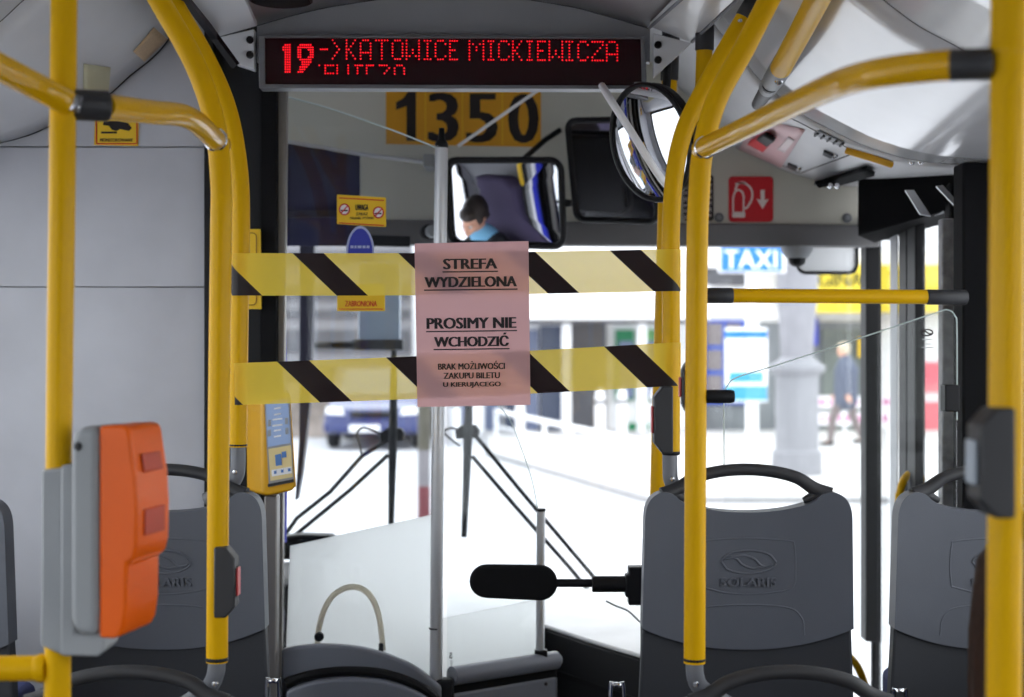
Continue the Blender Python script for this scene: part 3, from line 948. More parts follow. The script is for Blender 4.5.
finish('screen', plate(NB(), dl, [(du(a), dv(b)) for a, b in fi], .002, -.008), M_SCREEN, disp)
finish('rating_label', plate(NB(), dl, [(du(a), dv(b)) for a, b in ((634, 82), (643, 82), (643, 85.5), (634, 85.5))], .001, 0), M_GREYBOX, disp)

FONT = {
 '-': ["....", "....", "....", "####", "....", "....", "...."],
 '>': ["#....", ".#...", "..#..", "...#.", "..#..", ".#...", "#...."],
 'K': ["#...#", "#..#.", "#.#..", "##...", "#.#..", "#..#.", "#...#"],
 'A': [".###.", "#...#", "#...#", "#...#", "#####", "#...#", "#...#"],
 'T': ["#####", "..#..", "..#..", "..#..", "..#..", "..#..", "..#.."],
 'O': [".###.", "#...#", "#...#", "#...#", "#...#", "#...#", ".###."],
 'W': ["#...#", "#...#", "#...#", "#.#.#", "#.#.#", "##.##", "#...#"],
 'I': ["###", ".#.", ".#.", ".#.", ".#.", ".#.", "###"],
 'C': [".###.", "#...#", "#....", "#....", "#....", "#...#", ".###."],
 'E': ["####", "#...", "#...", "###.", "#...", "#...", "####"],
 'M': ["#...#", "##.##", "#.#.#", "#.#.#", "#...#", "#...#", "#...#"],
 'Z': ["#####", "....#", "...#.", "..#..", ".#...", "#....", "#####"],
}
def led(bm, px, py, r=.0019):
    c = dl.pt(du(px), dv(py), -.0045)
    ring = [bm.verts.new(c + dl.r * (r * math.cos(k / 8 * math.tau)) + dl.u * (r * math.sin(k / 8 * math.tau))) for k in range(8)]
    ctr = bm.verts.new(c + dl.n * .0012)
    for k in range(8):
        bm.faces.new((ring[k], ring[(k + 1) % 8], ctr))
def glyph(bm, rows, x0, x1, y0, y1, r=.0019):
    n = max(len(q) for q in rows)
    for j, q in enumerate(rows):
        for i, ch in enumerate(q):
            if ch == '#':
                led(bm, x0 + (x1 - x0) * (i / (n - 1) if n > 1 else 0), y0 + (y1 - y0) * j / (len(rows) - 1), r)
bm = NB()
for ch, a, b in (('-', 320, 327.5), ('>', 332, 341.5), ('K', 346, 355.5), ('A', 360, 371), ('T', 375.5, 388), ('O', 392, 403), ('W', 406, 419.5), ('I', 424, 431), ('C', 435, 446), ('E', 449.5, 457.5),
                 ('M', 469, 484), ('I', 488, 494), ('C', 498.5, 509.5), ('K', 512.5, 522), ('I', 527, 532.5), ('E', 537.5, 545.5), ('W', 549, 563), ('I', 566, 573), ('C', 578, 588.5), ('Z', 592, 603.5), ('A', 606.5, 618)):
    tilt = (a - 345) / 275 * 2.0
    glyph(bm, FONT[ch], a + .4, b - .6, 39.8 + tilt * .9, 58.3 + tilt)
o = finish('destination_text', bm, M_LED, disp, smooth=False); o['kind'] = 'stuff'; o['label'] = 'red glowing dots reading KATOWICE MICKIEWICZA'
bm = NB()
low = [("#", 319, 319, 65, 65), ("####|#...|#...|####", 325, 333, 65, 73), ("#|#|#|#", 337, 337, 65, 73), ("#|#|#|#", 348, 348, 65, 73), ("####|.#..|.#..|.#..", 355, 362, 65, 73),
       ("####.|#....|#....|#....", 366.5, 375, 65, 73), ("####.|....#|...#.|..#..", 379.5, 389, 65, 73), (".###.|#...#|#...#|#...#", 394.5, 404, 65, 73.5)]
for s, a, b, c, d in low:
    rows = s.split('|')
    if len(rows) == 1:
        led(bm, a, c)
    else:
        glyph(bm, rows, a, b, c, d)
o = finish('scrolling_text', bm, M_LED, disp, smooth=False); o['kind'] = 'stuff'
bm = NB()
glyph(bm, [".###", "####", "####", ".###", ".###", ".###", ".###", ".###", ".###", ".###", ".###", ".###"], 283, 289.5, 44.5, 71.5, .0021)
glyph(bm, [".######.", "########", "##...###", "##....##", "##....##", "##...###", ".######.", "..#####.", "..####..", ".####...", ".###....", "###....."], 298, 312.5, 44.5, 71.5, .0021)
o = finish('route_number', bm, M_LED, disp, smooth=False); o['kind'] = 'stuff'; o['label'] = 'large red glowing route number 19'

# ------------------------------------------------------------------ number plate and signs on the header
def sheet(name, label, cat, quad, Y, m, t=.0015, group=None, yawn=None):
    """Flat sticker from four pixel corners (left-top, right-top, right-bottom, left-bottom) on the sheet at distance Y. Returns thing and its local mapper."""
    pts = [P(a, b, Y) for a, b in quad]
    c = Vector((sum(p.x for p in pts) / 4, Y, min(p.z for p in pts)))
    th = thing(name, label, cat, tuple(c), group)
    finish('backing', prism(NB(), pts, (0, t, 0)), m, th)
    return th
def on(Y):
    """Plane at distance Y whose u, v are pixel offsets turned to metres: use pu / pv."""
    s = Y / F
    return Plane(P(CX, CY, Y)), (lambda px: (px - CX) * s), (lambda py: (CY - py) * s)

YS = YH - .004
num = sheet('fleet_number_plate', 'amber plate with bold black 1350 above the windscreen', 'sign', [(386, 86), (541, 91), (541, 147), (386, 144)], YS, M_AMBER, .003)
pl, pu, pv = on(YS)
for ch, a, b, tl in (('1', 395, 416, 0), ('3', 428, 459, 1), ('5', 466, 498, 1.5), ('0', 508, 539, 2)):
    bm = NB()
    if ch == '1':
        plate(bm, pl, [(pu(x), pv(y)) for x, y in ((408, 92), (416, 92), (416, 141), (406.5, 141), (406.5, 106), (396, 110), (396, 102.5), (403, 98.5))], .001, .0002)
    else:
        text_into(bm, ch, pl, pu(a), pu(b), pv(141 + tl), pv(92 + tl), d=.001, bold=.007)
    finish('digit', bm, M_INK, num, smooth=False)
for x in (425, 462, 502):
    finish('joint_line', plate(NB(), pl, [(pu(x), pv(90)), (pu(x + .8), pv(90)), (pu(x + .8), pv(145)), (pu(x), pv(145))], .0006, .0002), M_STICK, num)

ext = thing('extinguisher_sign', 'red square sign with white fire extinguisher and down arrow', 'sign', tuple(P(750, 222, YS)))
finish('backing', plate(NB(), pl, [(pu(a), pv(b)) for a, b in rrect(728.5, 773, 176.5, 222, 4)], .002, 0), M_RED, ext)
bm = NB()
def stroke(pts, w, d=.003):
    tube(bm, [pl.pt(pu(a), pv(b), d) for a, b in pts], w, 6, sq=(1, .25), up=None)
plate(bm, pl, [(pu(a), pv(b)) for a, b in rrect(732, 745, 212, 217.5, 1)], .001, .0021)
finish('extinguisher_base', bm, M_WHITEINK, ext)
bm = NB()
for a, b in (((733, 197), (733, 216)), ((743.5, 197), (743.5, 213))):
    plate(bm, pl, [(pu(a[0] - .8), pv(a[1])), (pu(a[0] + .8), pv(a[1])), (pu(b[0] + .8), pv(b[1])), (pu(b[0] - .8), pv(b[1]))], .001, .0021)
def ribbon(bm, pts, w, d=.0021):
    pts = spline([Vector((pu(a), pv(b), 0)) for a, b in pts], 6)
    L_, R_ = [], []
    for i, p in enumerate(pts):
        t = (pts[min(i + 1, len(pts) - 1)] - pts[max(i - 1, 0)]).normalized()
        nn = Vector((-t.y, t.x, 0)) * w / 2
        L_.append(bm.verts.new(pl.pt(p.x + nn.x, p.y + nn.y, d)))
        R_.append(bm.verts.new(pl.pt(p.x - nn.x, p.y - nn.y, d)))
    for i in range(len(pts) - 1):
        bm.faces.new((L_[i], L_[i + 1], R_[i + 1], R_[i]))
PXS = YS / F
ribbon(bm, [(733, 198), (735, 192), (738, 190), (742, 192), (744, 198)], 1.8 * PXS)
ribbon(bm, [(735, 190), (738, 184), (744, 183), (751, 189), (752, 198), (748, 206), (745, 209)], 2.0 * PXS)
ribbon(bm, [(735, 184), (740, 183), (745, 184)], 1.6 * PXS)
finish('extinguisher_outline', bm, M_WHITEINK, ext, smooth=False)
bm = NB()
plate(bm, pl, [(pu(a), pv(b)) for a, b in ((760.5, 190), (764.5, 190), (764.5, 200), (768.5, 199), (762.5, 209), (756.5, 199), (760.5, 200))], .001, .0021)
finish('arrow', bm, M_WHITEINK, ext)
for px, py, w in ((719, 217.5, 'between the poles and the extinguisher sign'), (847, 218, 'near the door-side end of the header')):
    b_ = thing('header_bolt', 'round grey bolt on the cream header %s' % w, 'bolt', tuple(P(px, py, YS)), 'header bolts')
    finish('washer', lathe(NB(), [(.009, .006), (.0145, .004), (.016, 0)], P(px, py, YS + .003), (0, -1, 0), 20), M_FITTING, b_)
    finish('head', lathe(NB(), [(0, .014), (.007, .013), (.009, .005)], P(px, py, YS + .003), (0, -1, 0), 6), M_GREYBOXD, b_)
blk = thing('black_notice_plate', 'small black plate with pale upright lettering between the two curved poles', 'sign', tuple(P(698, 222, YS)))
finish('backing', plate(NB(), pl, [(pu(a), pv(b)) for a, b in rrect(683, 713.5, 175, 221, 3)], .002, 0), M_INK, blk)
bm = NB()
for x, (y0, y1) in ((685.5, (186, 219)), (709.5, (178, 219))):
    y = y0
    i = 0
    while y < y1:
        h = 3 + (i * 7 % 3)
        for q in ((x - 1.6, x - .9), (x + .9, x + 1.6)):
            plate(bm, pl, [(pu(q[0]), pv(y)), (pu(q[1]), pv(y)), (pu(q[1]), pv(y + h)), (pu(q[0]), pv(y + h))], .0008, .0021)
        plate(bm, pl, [(pu(x - 1.6), pv(y + h * .4)), (pu(x + 1.6), pv(y + h * .4)), (pu(x + 1.6), pv(y + h * .4 + .7)), (pu(x - 1.6), pv(y + h * .4 + .7))], .0008, .0021)
        y += h + 2
        i += 1
finish('lettering', bm, M_WHITEINK, blk)

# small camera dome under the header, outside mirror behind the glass
t = thing('camera_dome', 'small dark dome camera under the windscreen header', 'camera', tuple(P(794, 266, 4.83)))
finish('collar', lathe(NB(), [(.052, .0), (.050, .012), (.034, .036), (.030, .036)], P(797, 247, 4.80), (0, 0, -1), 24), M_GREYBOXD, t)
finish('dome', lathe(NB(), [(.028, .030), (.028, .042), (.024, .054), (.014, .062), (0, .065)], P(797, 247, 4.80), (0, 0, -1), 20), M_BLACK, t)
t = thing('outside_mirror', 'pale outside mirror with dark rim at the upper door-side corner of the windscreen', 'mirror', tuple(P(828, 275, 5.25)), 'outside mirrors')
po, qu, qv = on(5.25)
finish('body', plate(NB(), po, [(qu(a), qv(b)) for a, b in rrect(797, 857, 238, 272, 9)], .03, -.03), M_WHITE, t, bevel=.004)
finish('rim', tube(NB(), [po.pt(qu(a), qv(b), .004) for a, b in rrect(797, 857, 238, 273, 9)], .006, 8, closed=True), M_CHARCOAL, t)
finish('arm', tube(NB(), [P(830, 240, 5.26), P(835, 215, 5.2), P(840, 205, 5.04)], .014, 10), M_BLACK, t)
t = thing('outside_mirror', 'large grey outside mirror with dark lower edge seen through the driver-side glass', 'mirror', tuple(P(375, 350, 5.4)), 'outside mirrors')
po, qu, qv = on(5.4)
finish('body', plate(NB(), po, [(qu(a), qv(b)) for a, b in rrect(358, 400, 262, 346, 4)], .05, -.05), mat('blue_grey_mirror', (150, 162, 178), .3), t, bevel=.006)
finish('lower_edge', plate(NB(), po, [(qu(a), qv(b)) for a, b in rrect(352, 403, 339.5, 350, 2)], .07, -.06), M_CHARCOAL, t, bevel=.006)
finish('arm', tube(NB(), [P(307, 345, 4.95), P(312, 345, 5.30), P(330, 345, 5.40), P(356, 345, 5.4)], .014, 10), M_CHARCOAL, t)

# ------------------------------------------------------------------ interior mirrors
def mirror(name, label, centre, n, w, h, r, roll=0.0, outline=None, dome=0.0, bow=0.0, rim=.0105):
    n = Vector(n).normalized()
    right = Vector((0, 0, 1)).cross(n).normalized()
    up = n.cross(right).normalized()
    if roll:
        M = Matrix.Rotation(roll, 3, n)
        right, up = M @ right, M @ up
    pl_ = Plane(centre, right, up)
    th = thing(name, label, 'mirror', tuple(centre), 'interior mirrors')
    ol = outline or rrect(-w / 2, w / 2, -h / 2, h / 2, r)
    finish('back', plate(NB(), pl_, ol, .022, -.036), M_BLACK, th, bevel=.006)
    if bow:
        b = NB()
        rings_ = []
        for k_ in range(1, 13):
            rings_.append([b.verts.new(pl_.pt(u * .97 * k_ / 12, v * .97 * k_ / 12, -.001 - (u * u + v * v) * (k_ / 12) ** 2 / (2 * bow))) for u, v in ol])
        c0 = b.verts.new(pl_.pt(0, 0, -.001))
        for i in range(len(ol)):
            b.faces.new((c0, rings_[0][i], rings_[0][(i + 1) % len(ol)]))
        for A_, B3 in zip(rings_, rings_[1:]):
            ring_quad(b, A_, B3)
        finish('glass', b, M_MIRROR, th, angle=80)
    elif not dome:
        finish('glass', plate(NB(), pl_, [(u * .97, v * .97) for u, v in ol], .001, -.0035), M_MIRROR, th, smooth=False)
    else:
        R_ = (w * w / 4 + dome * dome) / (2 * dome)
        prof = [(w / 2 * k / 10, math.sqrt(R_ * R_ - (w / 2 * k / 10) ** 2) - (R_ - dome)) for k in range(11)]
        b = NB()
        lathe(b, prof, pl_.pt(0, 0, -.004), pl_.n, 40)
        finish('glass', b, M_MIRROR, th, angle=80)
    finish('rim', tube(NB(), [pl_.pt(u, v, -.002) for u, v in ol], rim, 8, closed=True), M_BLACK, th)
    return th, pl_

HEAD = Vector((-.93, 4.14, 1.47))
def mirror_normal(M, target, eye=Vector((0, 0, ZC))):
    return ((eye - M).normalized() + (target - M).normalized()).normalized()
Mc = P(504, 203, 4.58)
n1 = mirror_normal(P(463, 221, 4.54), HEAD)
n1 = n1 + Vector((0, 0, 1)).cross(n1).normalized() * .068 + Vector((0, 0, 1)) * .032
m1, mp = mirror('interior_mirror', 'rounded rectangular mirror behind the pole top, reflecting the driver', Mc, n1, .385, .262, .035, roll=math.radians(-3), bow=3.0)
finish('side_knob', lathe(NB(), [(0, .02), (.010, .018), (.013, 0)], mp.pt(.200, 0, -.012), mp.r, 16), M_BLACK, m1)
arm = NB()
tube(arm, [mp.pt(0, .10, -.026), mp.pt(0, .10, -.09), P(545, 140, 4.83), P(560, 130, 4.858)], .009, 10)
finish('mount', arm, M_BLACK, m1)
Mc2 = P(612, 171, 4.62)
m2, mp2 = mirror('interior_mirror', 'dark tall mirror half behind the round mirror', Mc2, mirror_normal(Mc2, Vector((-1.1, 3.95, 1.25))), .285, .315, .03, roll=math.radians(-4))
finish('mount', tube(NB(), [mp2.pt(0, .05, -.026), mp2.pt(0, .05, -.10), P(612, 150, 4.86)], .010, 10), M_BLACK, m2)
Mc3 = P(649, 143, 3.40)
m3, mp3 = mirror('interior_mirror', 'round convex mirror beside the tops of the curved poles', Mc3, (-.80, -.55, -.25), .264, .264, .1, roll=math.radians(0),
                 outline=[(.132 * math.cos(a / 40 * math.tau), .132 * math.sin(a / 40 * math.tau)) for a in range(40)], dome=.016, rim=.006)
finish('mount', tube(NB(), [mp3.pt(0, 0, -.026), mp3.pt(0, .05, -.06), P(668, 60, 3.54)], .010, 10), M_BLACK, m3)
t = tag(finish('mirror_stay', tube(NB(), spline([P(602, 86, 3.46), P(610, 99, 3.28), P(632, 133, 3.24), P(652, 165, 3.24), P(664, 182, 3.28), P(672, 190, 3.38)], 5), .0085, 12), M_WHITE), 'pale bent rod crossing in front of the round mirror', 'rod', 'mirror rods')
t = tag(finish('mirror_stay', tube(NB(), [P(541, 88, 4.62), P(458, 146, 4.62)], .0052, 10), M_WHITE), 'thin pale rod slanting across the 1350 plate', 'rod', 'mirror rods')

# ------------------------------------------------------------------ barrier tape and pink notice
def tape_mat(name, off, slope=1.04):
    m = mat(name, (250, 214, 20), .35, trans=.5, var=.02)
    nt = m.node_tree
    uv = nt.nodes.new('ShaderNodeUVMap'); uv.uv_map = 'along'
    sep = nt.nodes.new('ShaderNodeSeparateXYZ')
    nt.links.new(uv.outputs[0], sep.inputs[0])
    def math_(op, a, b):
        n = nt.nodes.new('ShaderNodeMath'); n.operation = op
        for i, x in enumerate((a, b)):
            if isinstance(x, (int, float)):
                n.inputs[i].default_value = x
            else:
                nt.links.new(x, n.inputs[i])
        return n.outputs[0]
    u = math_('SUBTRACT', sep.outputs['X'], math_('MULTIPLY', sep.outputs['Y'], slope))
    f = math_('FRACT', math_('ADD', u, off), 0.0)
    blk = math_('LESS_THAN', f, .295)
    mix = nt.nodes.new('ShaderNodeMix'); mix.data_type = 'RGBA'
    b = nt.nodes['Principled BSDF']
    src = b.inputs['Base Color'].links[0].from_socket
    nt.links.new(blk, mix.inputs['Factor'])
    nt.links.new(src, mix.inputs[6])
    mix.inputs[7].default_value = lin(34, 20, 22)
    nt.links.new(mix.outputs[2], b.inputs['Base Color'])
    tr = [n for n in nt.nodes if n.type == 'BSDF_TRANSLUCENT'][0]
    mix2 = nt.nodes.new('ShaderNodeMix'); mix2.data_type = 'RGBA'
    nt.links.new(blk, mix2.inputs['Factor'])
    mix2.inputs[6].default_value = lin(255, 230, 120)
    mix2.inputs[7].default_value = lin(34, 20, 22)
    nt.links.new(mix2.outputs[2], tr.inputs['Color'])
    see_through(m, .12)
    mxs = [n for n in nt.nodes if n.type == 'MIX_SHADER'][-1]
    nt.links.new(math_('MULTIPLY', math_('SUBTRACT', 1.0, blk), .14), mxs.inputs['Fac'])
    return m

YT = YFAR - .021
def tape(name, label, zl, zr, period_px, u_zero_px, m):
    """Strip between the two far poles: wraps round both. zl/zr: (top, bottom) pixel rows at the left and right pole. u counts stripe periods."""
    s = YT / F
    pxl, pxr = 240.5, 671.0
    xs = []
    rad = .0202
    cl = Vector((P(pxl, 300, YFAR).x, YFAR)); cr = Vector((P(pxr, 300, YFAR).x, YFAR))
    path = []
    for k in range(9):
        a = math.radians(-215 + 125 * k / 8)          # round the left pole from behind to its front
        path.append((cl.x + rad * math.cos(a), cl.y + rad * math.sin(a)))
    n = 40
    for k in range(1, n):
        t = k / n
        path.append((cl.x + (cr.x - cl.x) * t, YFAR - rad + .006 * math.sin(math.pi * t) * 0))
    for k in range(9):
        a = math.radians(-90 + 125 * k / 8)
        path.append((cr.x + rad * math.cos(a), cr.y + rad * math.sin(a)))
    d = [0]
    for a, b in zip(path, path[1:]):
        d.append(d[-1] + math.dist(a, b))
    i0 = 8
    bm = NB()
    uvl = bm.loops.layers.uv.new('along')
    rows = []
    R = 6
    for i, (x, y) in enumerate(path):
        t = max(0, min(1, (x - cl.x) / (cr.x - cl.x)))
        top = P(0, zl[0] * (1 - t) + zr[0] * t, YT).z - .0035 * math.sin(math.pi * t)
        bot = P(0, zl[1] * (1 - t) + zr[1] * t, YT).z - .0035 * math.sin(math.pi * t)
        # pixel-free stripe coordinate: metres from the left pole's front, in stripe periods
        u = ((d[i] - d[i0]) + cl.x - P(u_zero_px, 0, YT).x) / (period_px * s)
        row = []
        for j in range(R + 1):
            v = j / R
            row.append((bm.verts.new((x, y + .0015 * math.sin(7 * t * math.pi) * math.sin(v * math.pi), top * (1 - v) + bot * v)), u, v * (zl[1] - zl[0]) / period_px))
        rows.append(row)
    for r0, r1 in zip(rows, rows[1:]):
        for j in range(R):
            q = (r0[j], r0[j + 1], r1[j + 1], r1[j])
            f = bm.faces.new([w[0] for w in q])
            for lp, w in zip(f.loops, q):
                lp[uvl].uv = (w[1], w[2])
    return tag(finish(name, bm, m, None, angle=70), label, 'tape', 'barrier tapes')
tape('barrier_tape', 'upper yellow and black striped tape stretched between the poles', (253, 295.5), (249, 291), 105.7, 292.5, tape_mat('striped_tape', 0.0))
tape('barrier_tape', 'lower yellow and black striped tape stretched between the poles', (363, 405), (342.5, 386), 109, 277, tape_mat('striped_tape_lower', 0.0, 1.02))

YN_ = YFAR - .030
nq = [(414.5, 243.5), (528.5, 241), (530.5, 405), (417.5, 407)]
NL = Plane(P(nq[3][0], nq[3][1], YN_), P(*nq[2], YN_) - P(*nq[3], YN_), P(*nq[0], YN_) - P(*nq[3], YN_))
note = thing('paper_notice', 'pink printed notice hung on the two barrier tapes', 'notice', tuple(P(473, 406, YN_)))
bm = NB()
g = []
for j in range(9):
    row = []
    for i in range(7):
        u, v = i / 6, j / 8
        p = (P(*nq[0], YN_) * (1 - u) + P(*nq[1], YN_) * u) * (1 - v) + (P(*nq[3], YN_) * (1 - u) + P(*nq[2], YN_) * u) * v
        p.y += .002 * math.sin(u * math.pi) - .001 * v
        row.append(bm.verts.new(p))
    g.append(row)
for j in range(8):
    for i in range(6):
        bm.faces.new((g[j][i], g[j][i + 1], g[j + 1][i + 1], g[j + 1][i]))
finish('sheet', bm, M_PINK, note)
s_ = YN_ / F
def note_text(nm, s, a, b, top, bot, bold, ul=None, capfit=None):
    """One printed line; a, b, top, bot in notice pixels (corner of the sheet = 414.5, 241)."""
    slope = -.012
    base = P(a, bot + (a - 472) * slope, YN_ - .0012)
    pl_ = Plane(base, Vector((1, 0, -slope)), (0, 0, 1))
    bm = NB()
    text_into(bm, s, pl_, 0, (b - a) * s_, 0, (bot - top) * s_, d=.0, bold=bold, capfit=capfit)
    if ul:
        plate(bm, pl_, [(-.001, -ul * s_), ((b - a) * s_ + .001, -ul * s_), ((b - a) * s_ + .001, -(ul + 1.2) * s_), (-.001, -(ul + 1.2) * s_)], .0002)
    finish(nm, bm, M_INK, note, smooth=False)
note_text('lettering', 'STREFA', 443, 497.5, 258.5, 269, .0016, 2)
note_text('lettering', 'WYDZIELONA', 424.5, 517, 276.5, 287, .0016, 2)
note_text('lettering', 'PROSIMY NIE', 426.5, 516.5, 317.5, 328.5, .0016, 2)
note_text('lettering', 'WCHODZIĆ', 434, 509, 336.5, 346.5, .0016, 2, capfit='WCHODZIC')
note_text('lettering', 'BRAK MOŻLIWOŚCI', 438, 505, 363.2, 369.4, .0007, capfit='BRAK MO')
note_text('lettering', 'ZAKUPU BILETU', 443.5, 500, 372.5, 378.5, .0007)
note_text('lettering', 'U KIERUJĄCEGO', 443, 501, 382, 388, .0007, capfit='U KIERUJ')

# ------------------------------------------------------------------ orange ticket validator
YV = 2.06
sv = YV / F
vc = P(98, 628, YV)
val = thing('ticket_validator', 'orange ticket validator with grey back mounted on the yellow pole', 'validator', tuple(vc))
Rv = Matrix.Rotation(math.radians(-11), 3, 'Z')
def vpt(px, py, d):
    """Point of the validator's own profile: px, py as seen side-on, d across; the body is turned so that its face shows."""
    q = Vector(((px - 98) * sv * (.60 if px > 98 else 1.0), d, -(py - 628) * sv))
    return vc + Vector((18 * sv, 0, 0)) + Rv @ q
def vprism(nm, prof, d0, d1, m, bev, parent=val):
    bm = NB()
    a = [vpt(x, y, d0) for x, y in prof]
    prism(bm, a, vpt(0, 0, d1) - vpt(0, 0, d0))
    return finish(nm, bm, m, parent, bevel=bev, seg=4)
body = [(99, 424), (136, 423), (148, 425), (152, 431), (156, 448), (163, 473), (166, 503), (164.5, 540), (160, 552), (152, 556.5), (147, 557.5), (146, 600), (141, 620), (133, 629), (124, 631), (99, 631)]
vprism('front_cover', body, -.052, .052, M_ORANGE, .012)
back = [(98.2, 425), (98.2, 629), (80, 628), (72, 623), (69, 612), (69, 440), (73, 430), (82, 425)]
vprism('back_cover', back, -.056, .056, M_GREYBOXD, .010)
# openings on the face (they look along +x of the profile)
for nm, a, b, w in (('ticket_slot', (157.8, 452), (162.8, 470), .030), ('display_window', (164.8, 506), (164.6, 532), .032)):
    bm = NB()
    pa, pb = vpt(a[0], a[1], 0), vpt(b[0], b[1], 0)
    ax = (vpt(0, 0, 1) - vpt(0, 0, 0))
    q = [pa - ax * w, pa + ax * w, pb + ax * w, pb - ax * w]
    nrm = (q[1] - q[0]).cross(q[3] - q[0]).normalized()
    if nrm.dot(Rv @ Vector((1, 0, 0))) < 0:
        nrm = -nrm
    prism(bm, [p + nrm * .0005 for p in q], nrm * .0025)
    finish(nm, bm, M_ORANGED, val, bevel=.002)
finish('lock', lathe(NB(), [(0, .006), (.004, .005), (.006, 0)], vpt(78, 444, -.056), Rv @ Vector((0, -1, 0)), 14), M_DKGREY, val)
bm = NB()
prism(bm, [P(a, b, 2.075) for a, b in ((41, 470), (60, 468), (63, 468), (63, 656), (40, 646))], (0, .055, 0))
finish('pole_bracket', bm, M_GREYBOX, val, bevel=.004)
bm = NB()
prism(bm, [P(a, b, 2.06) for a, b in ((60, 466), (75, 464), (75, 634), (105, 634), (105, 650), (98, 657), (60, 656))], (0, .075, 0))
finish('cradle', bm, M_GREYBOX, val, bevel=.004)

# ------------------------------------------------------------------ stop buttons on the poles
def stop_box(label, cx, y0, y1, Y, side, w, m_face, wide=.030, face=None):
    """Dark box on one flank of a pole: side -1 or +1; profile with chamfered ends."""
    s = Y / F
    x = P(cx, 0, Y).x
    zt_, zb = P(0, y0, Y).z, P(0, y1, Y).z
    t = thing('stop_button_box', label, 'button', (x, Y, zb), 'stop button boxes')
    h = zt_ - zb
    prof = [(0, 0), (.55, 0), (1, .16), (1, .84), (.55, 1), (0, 1)]
    pts = [Vector((x + side * w * a, Y - wide / 2 - .006, zb + h * b)) for a, b in prof]
    finish('case', prism(NB(), pts, (0, wide + .012, 0)), M_DKGREY, t, bevel=.003)
    fx = x + side * (w + .0005)
    finish('button', prism(NB(), [(fx, Y - wide * .42, zb + h * .30), (fx, Y + wide * .42, zb + h * .30), (fx, Y + wide * .42, zb + h * .70), (fx, Y - wide * .42, zb + h * .70)], (side * .004, 0, 0)), m_face, t, bevel=.0015)
    return t
M_BTN = mat('red_button_face', (196, 70, 70), .4)
M_BTNG = mat('grey_button_face', (150, 160, 172), .4)
b1 = stop_box('stop button box with red and white face on the twin poles', 216, 546, 616, YN - .012, 1, .036, M_BTN)
b2 = stop_box('dark stop button box on the pole just under the lower tape end', 672, 386, 453, YFAR - .012, -1, .0385, M_BTN, .034)
b3 = stop_box('large dark stop button box on the thick pole at the door side', 1008, 407, 516, YR - .012, -1, .037, M_BTNG, .040)
b4 = stop_box('dark stop button box seen from behind on the logo-seat pole', 690, 362, 412, YN + .022, -1, .015, M_BTN, .02)
t = tag(finish('rail_stub', lathe(NB(), [(.0115, 0), (.0120, .004), (.0120, .044), (.010, .049), (0, .049)], P(706, 396.5, YN), (1, 0, 0), 20), M_BLACK), 'short black stub sticking out beside the logo-seat pole', 'stub')
t = tag(finish('stop_button_box', prism(NB(), [P(a, b, 1.622) for a, b in ((1017, 511), (1044, 511), (1044, 540), (1017, 540))], (0, .03, 0)), M_BLACK, bevel=.003), 'small black box at the picture edge beside the thick yellow pole', 'button', 'stop button boxes')

# ------------------------------------------------------------------ driver's cab: glass, pole, frosted plate, door, gate
YG = 3.80
cabg = thing('cab_glass', 'clear cab glass with a slanted top edge left of the metal pole', 'glass', tuple(P(362, 690, YG)), 'cab glass panes')
gout = [(287, 97), (364, 120), (432, 146), (436, 160), (436, 690), (284, 690)]
finish('pane', prism(NB(), [P(a, b, YG) for a, b in gout], (0, .006, 0)), M_GLASSCAB, cabg)
finish('edge', tube(NB(), spline([P(a, b, YG) for a, b in ((288, 97), (325, 107), (364, 120), (400, 133), (437, 148))], 4), .0022, 6), M_EDGE, cabg)
t = thing('metal_pole', 'slim bright metal pole rising behind the pink notice', 'pole', tuple(P(431, 900, YG)))
finish('tube', tube(NB(), [P(441.5, 146, YG + .01), P(438.5, 380, YG + .01), P(434, 901, YG + .01)], .0165, 20), M_ALU, t)
finish('top_cap', lathe(NB(), [(.0168, 0), (.0168, .012), (.009, .022), (.007, .05), (0, .052)], P(441.6, 148, YG + .01), (0, 0, 1), 18), M_BLACK, t)
finish('joint', lathe(NB(), [(.0170, 0), (.0170, .004)], P(435.6, 629, YG + .01), (0, 0, 1), 18), M_DKGREY, t)
g2 = thing('gate_glass', 'clear gate pane with a rounded top corner right of the metal pole', 'glass', tuple(P(495, 668, 3.9)), 'cab glass panes')
def gp(px, py):
    t = (px - 445) / (541 - 445)
    return P(px, py, 3.82 + .18 * t)
gout = [(447, 398), (470, 398), (495, 402), (510, 420), (522, 450), (532, 480), (538, 510), (539, 655), (447, 672)]
gl = spline([gp(a, b) for a, b in gout[2:7]], 4)
full = [gp(447, 398), gp(470, 398)] + gl + [gp(539, 655), gp(447, 672)]
finish('pane', prism(NB(), full, (.0, .006, 0)), M_GLASSCAB, g2)
finish('edge', tube(NB(), gl, .0016, 6), M_EDGE, g2)
bm = NB()
lp = Plane(gp(449, 667) + Vector((0, -.002, 0)), gp(541, 655) - gp(449, 672), (0, 0, 1))
ribbon_pts = [(.006, .034), (.011, .036), (.012, .031), (.006, .029), (.005, .024), (.011, .022), (.013, .026)]
tube(bm, [lp.pt(a - .003, b, .001) for a, b in ribbon_pts], .0018, 6)
for i in range(5):
    tube(bm, [lp.pt(.004, .016 - i * .003, .001), lp.pt(.010, .016 - i * .003, .001)], .0006, 5)
finish('maker_mark', bm, M_DKGREY, g2)
t = thing('gate_post', 'short bright metal post at the free end of the gate glass', 'post', tuple(P(541, 652, 4.0)))
finish('tube', tube(NB(), [P(541, 511, 4.0), P(540, 652, 4.0)], .0118, 18), M_ALU, t)
finish('cap', lathe(NB(), [(.0125, 0), (.0125, .008), (0, .009)], P(541, 511.5, 4.0), (0, 0, 1), 16), M_BLACK, t)
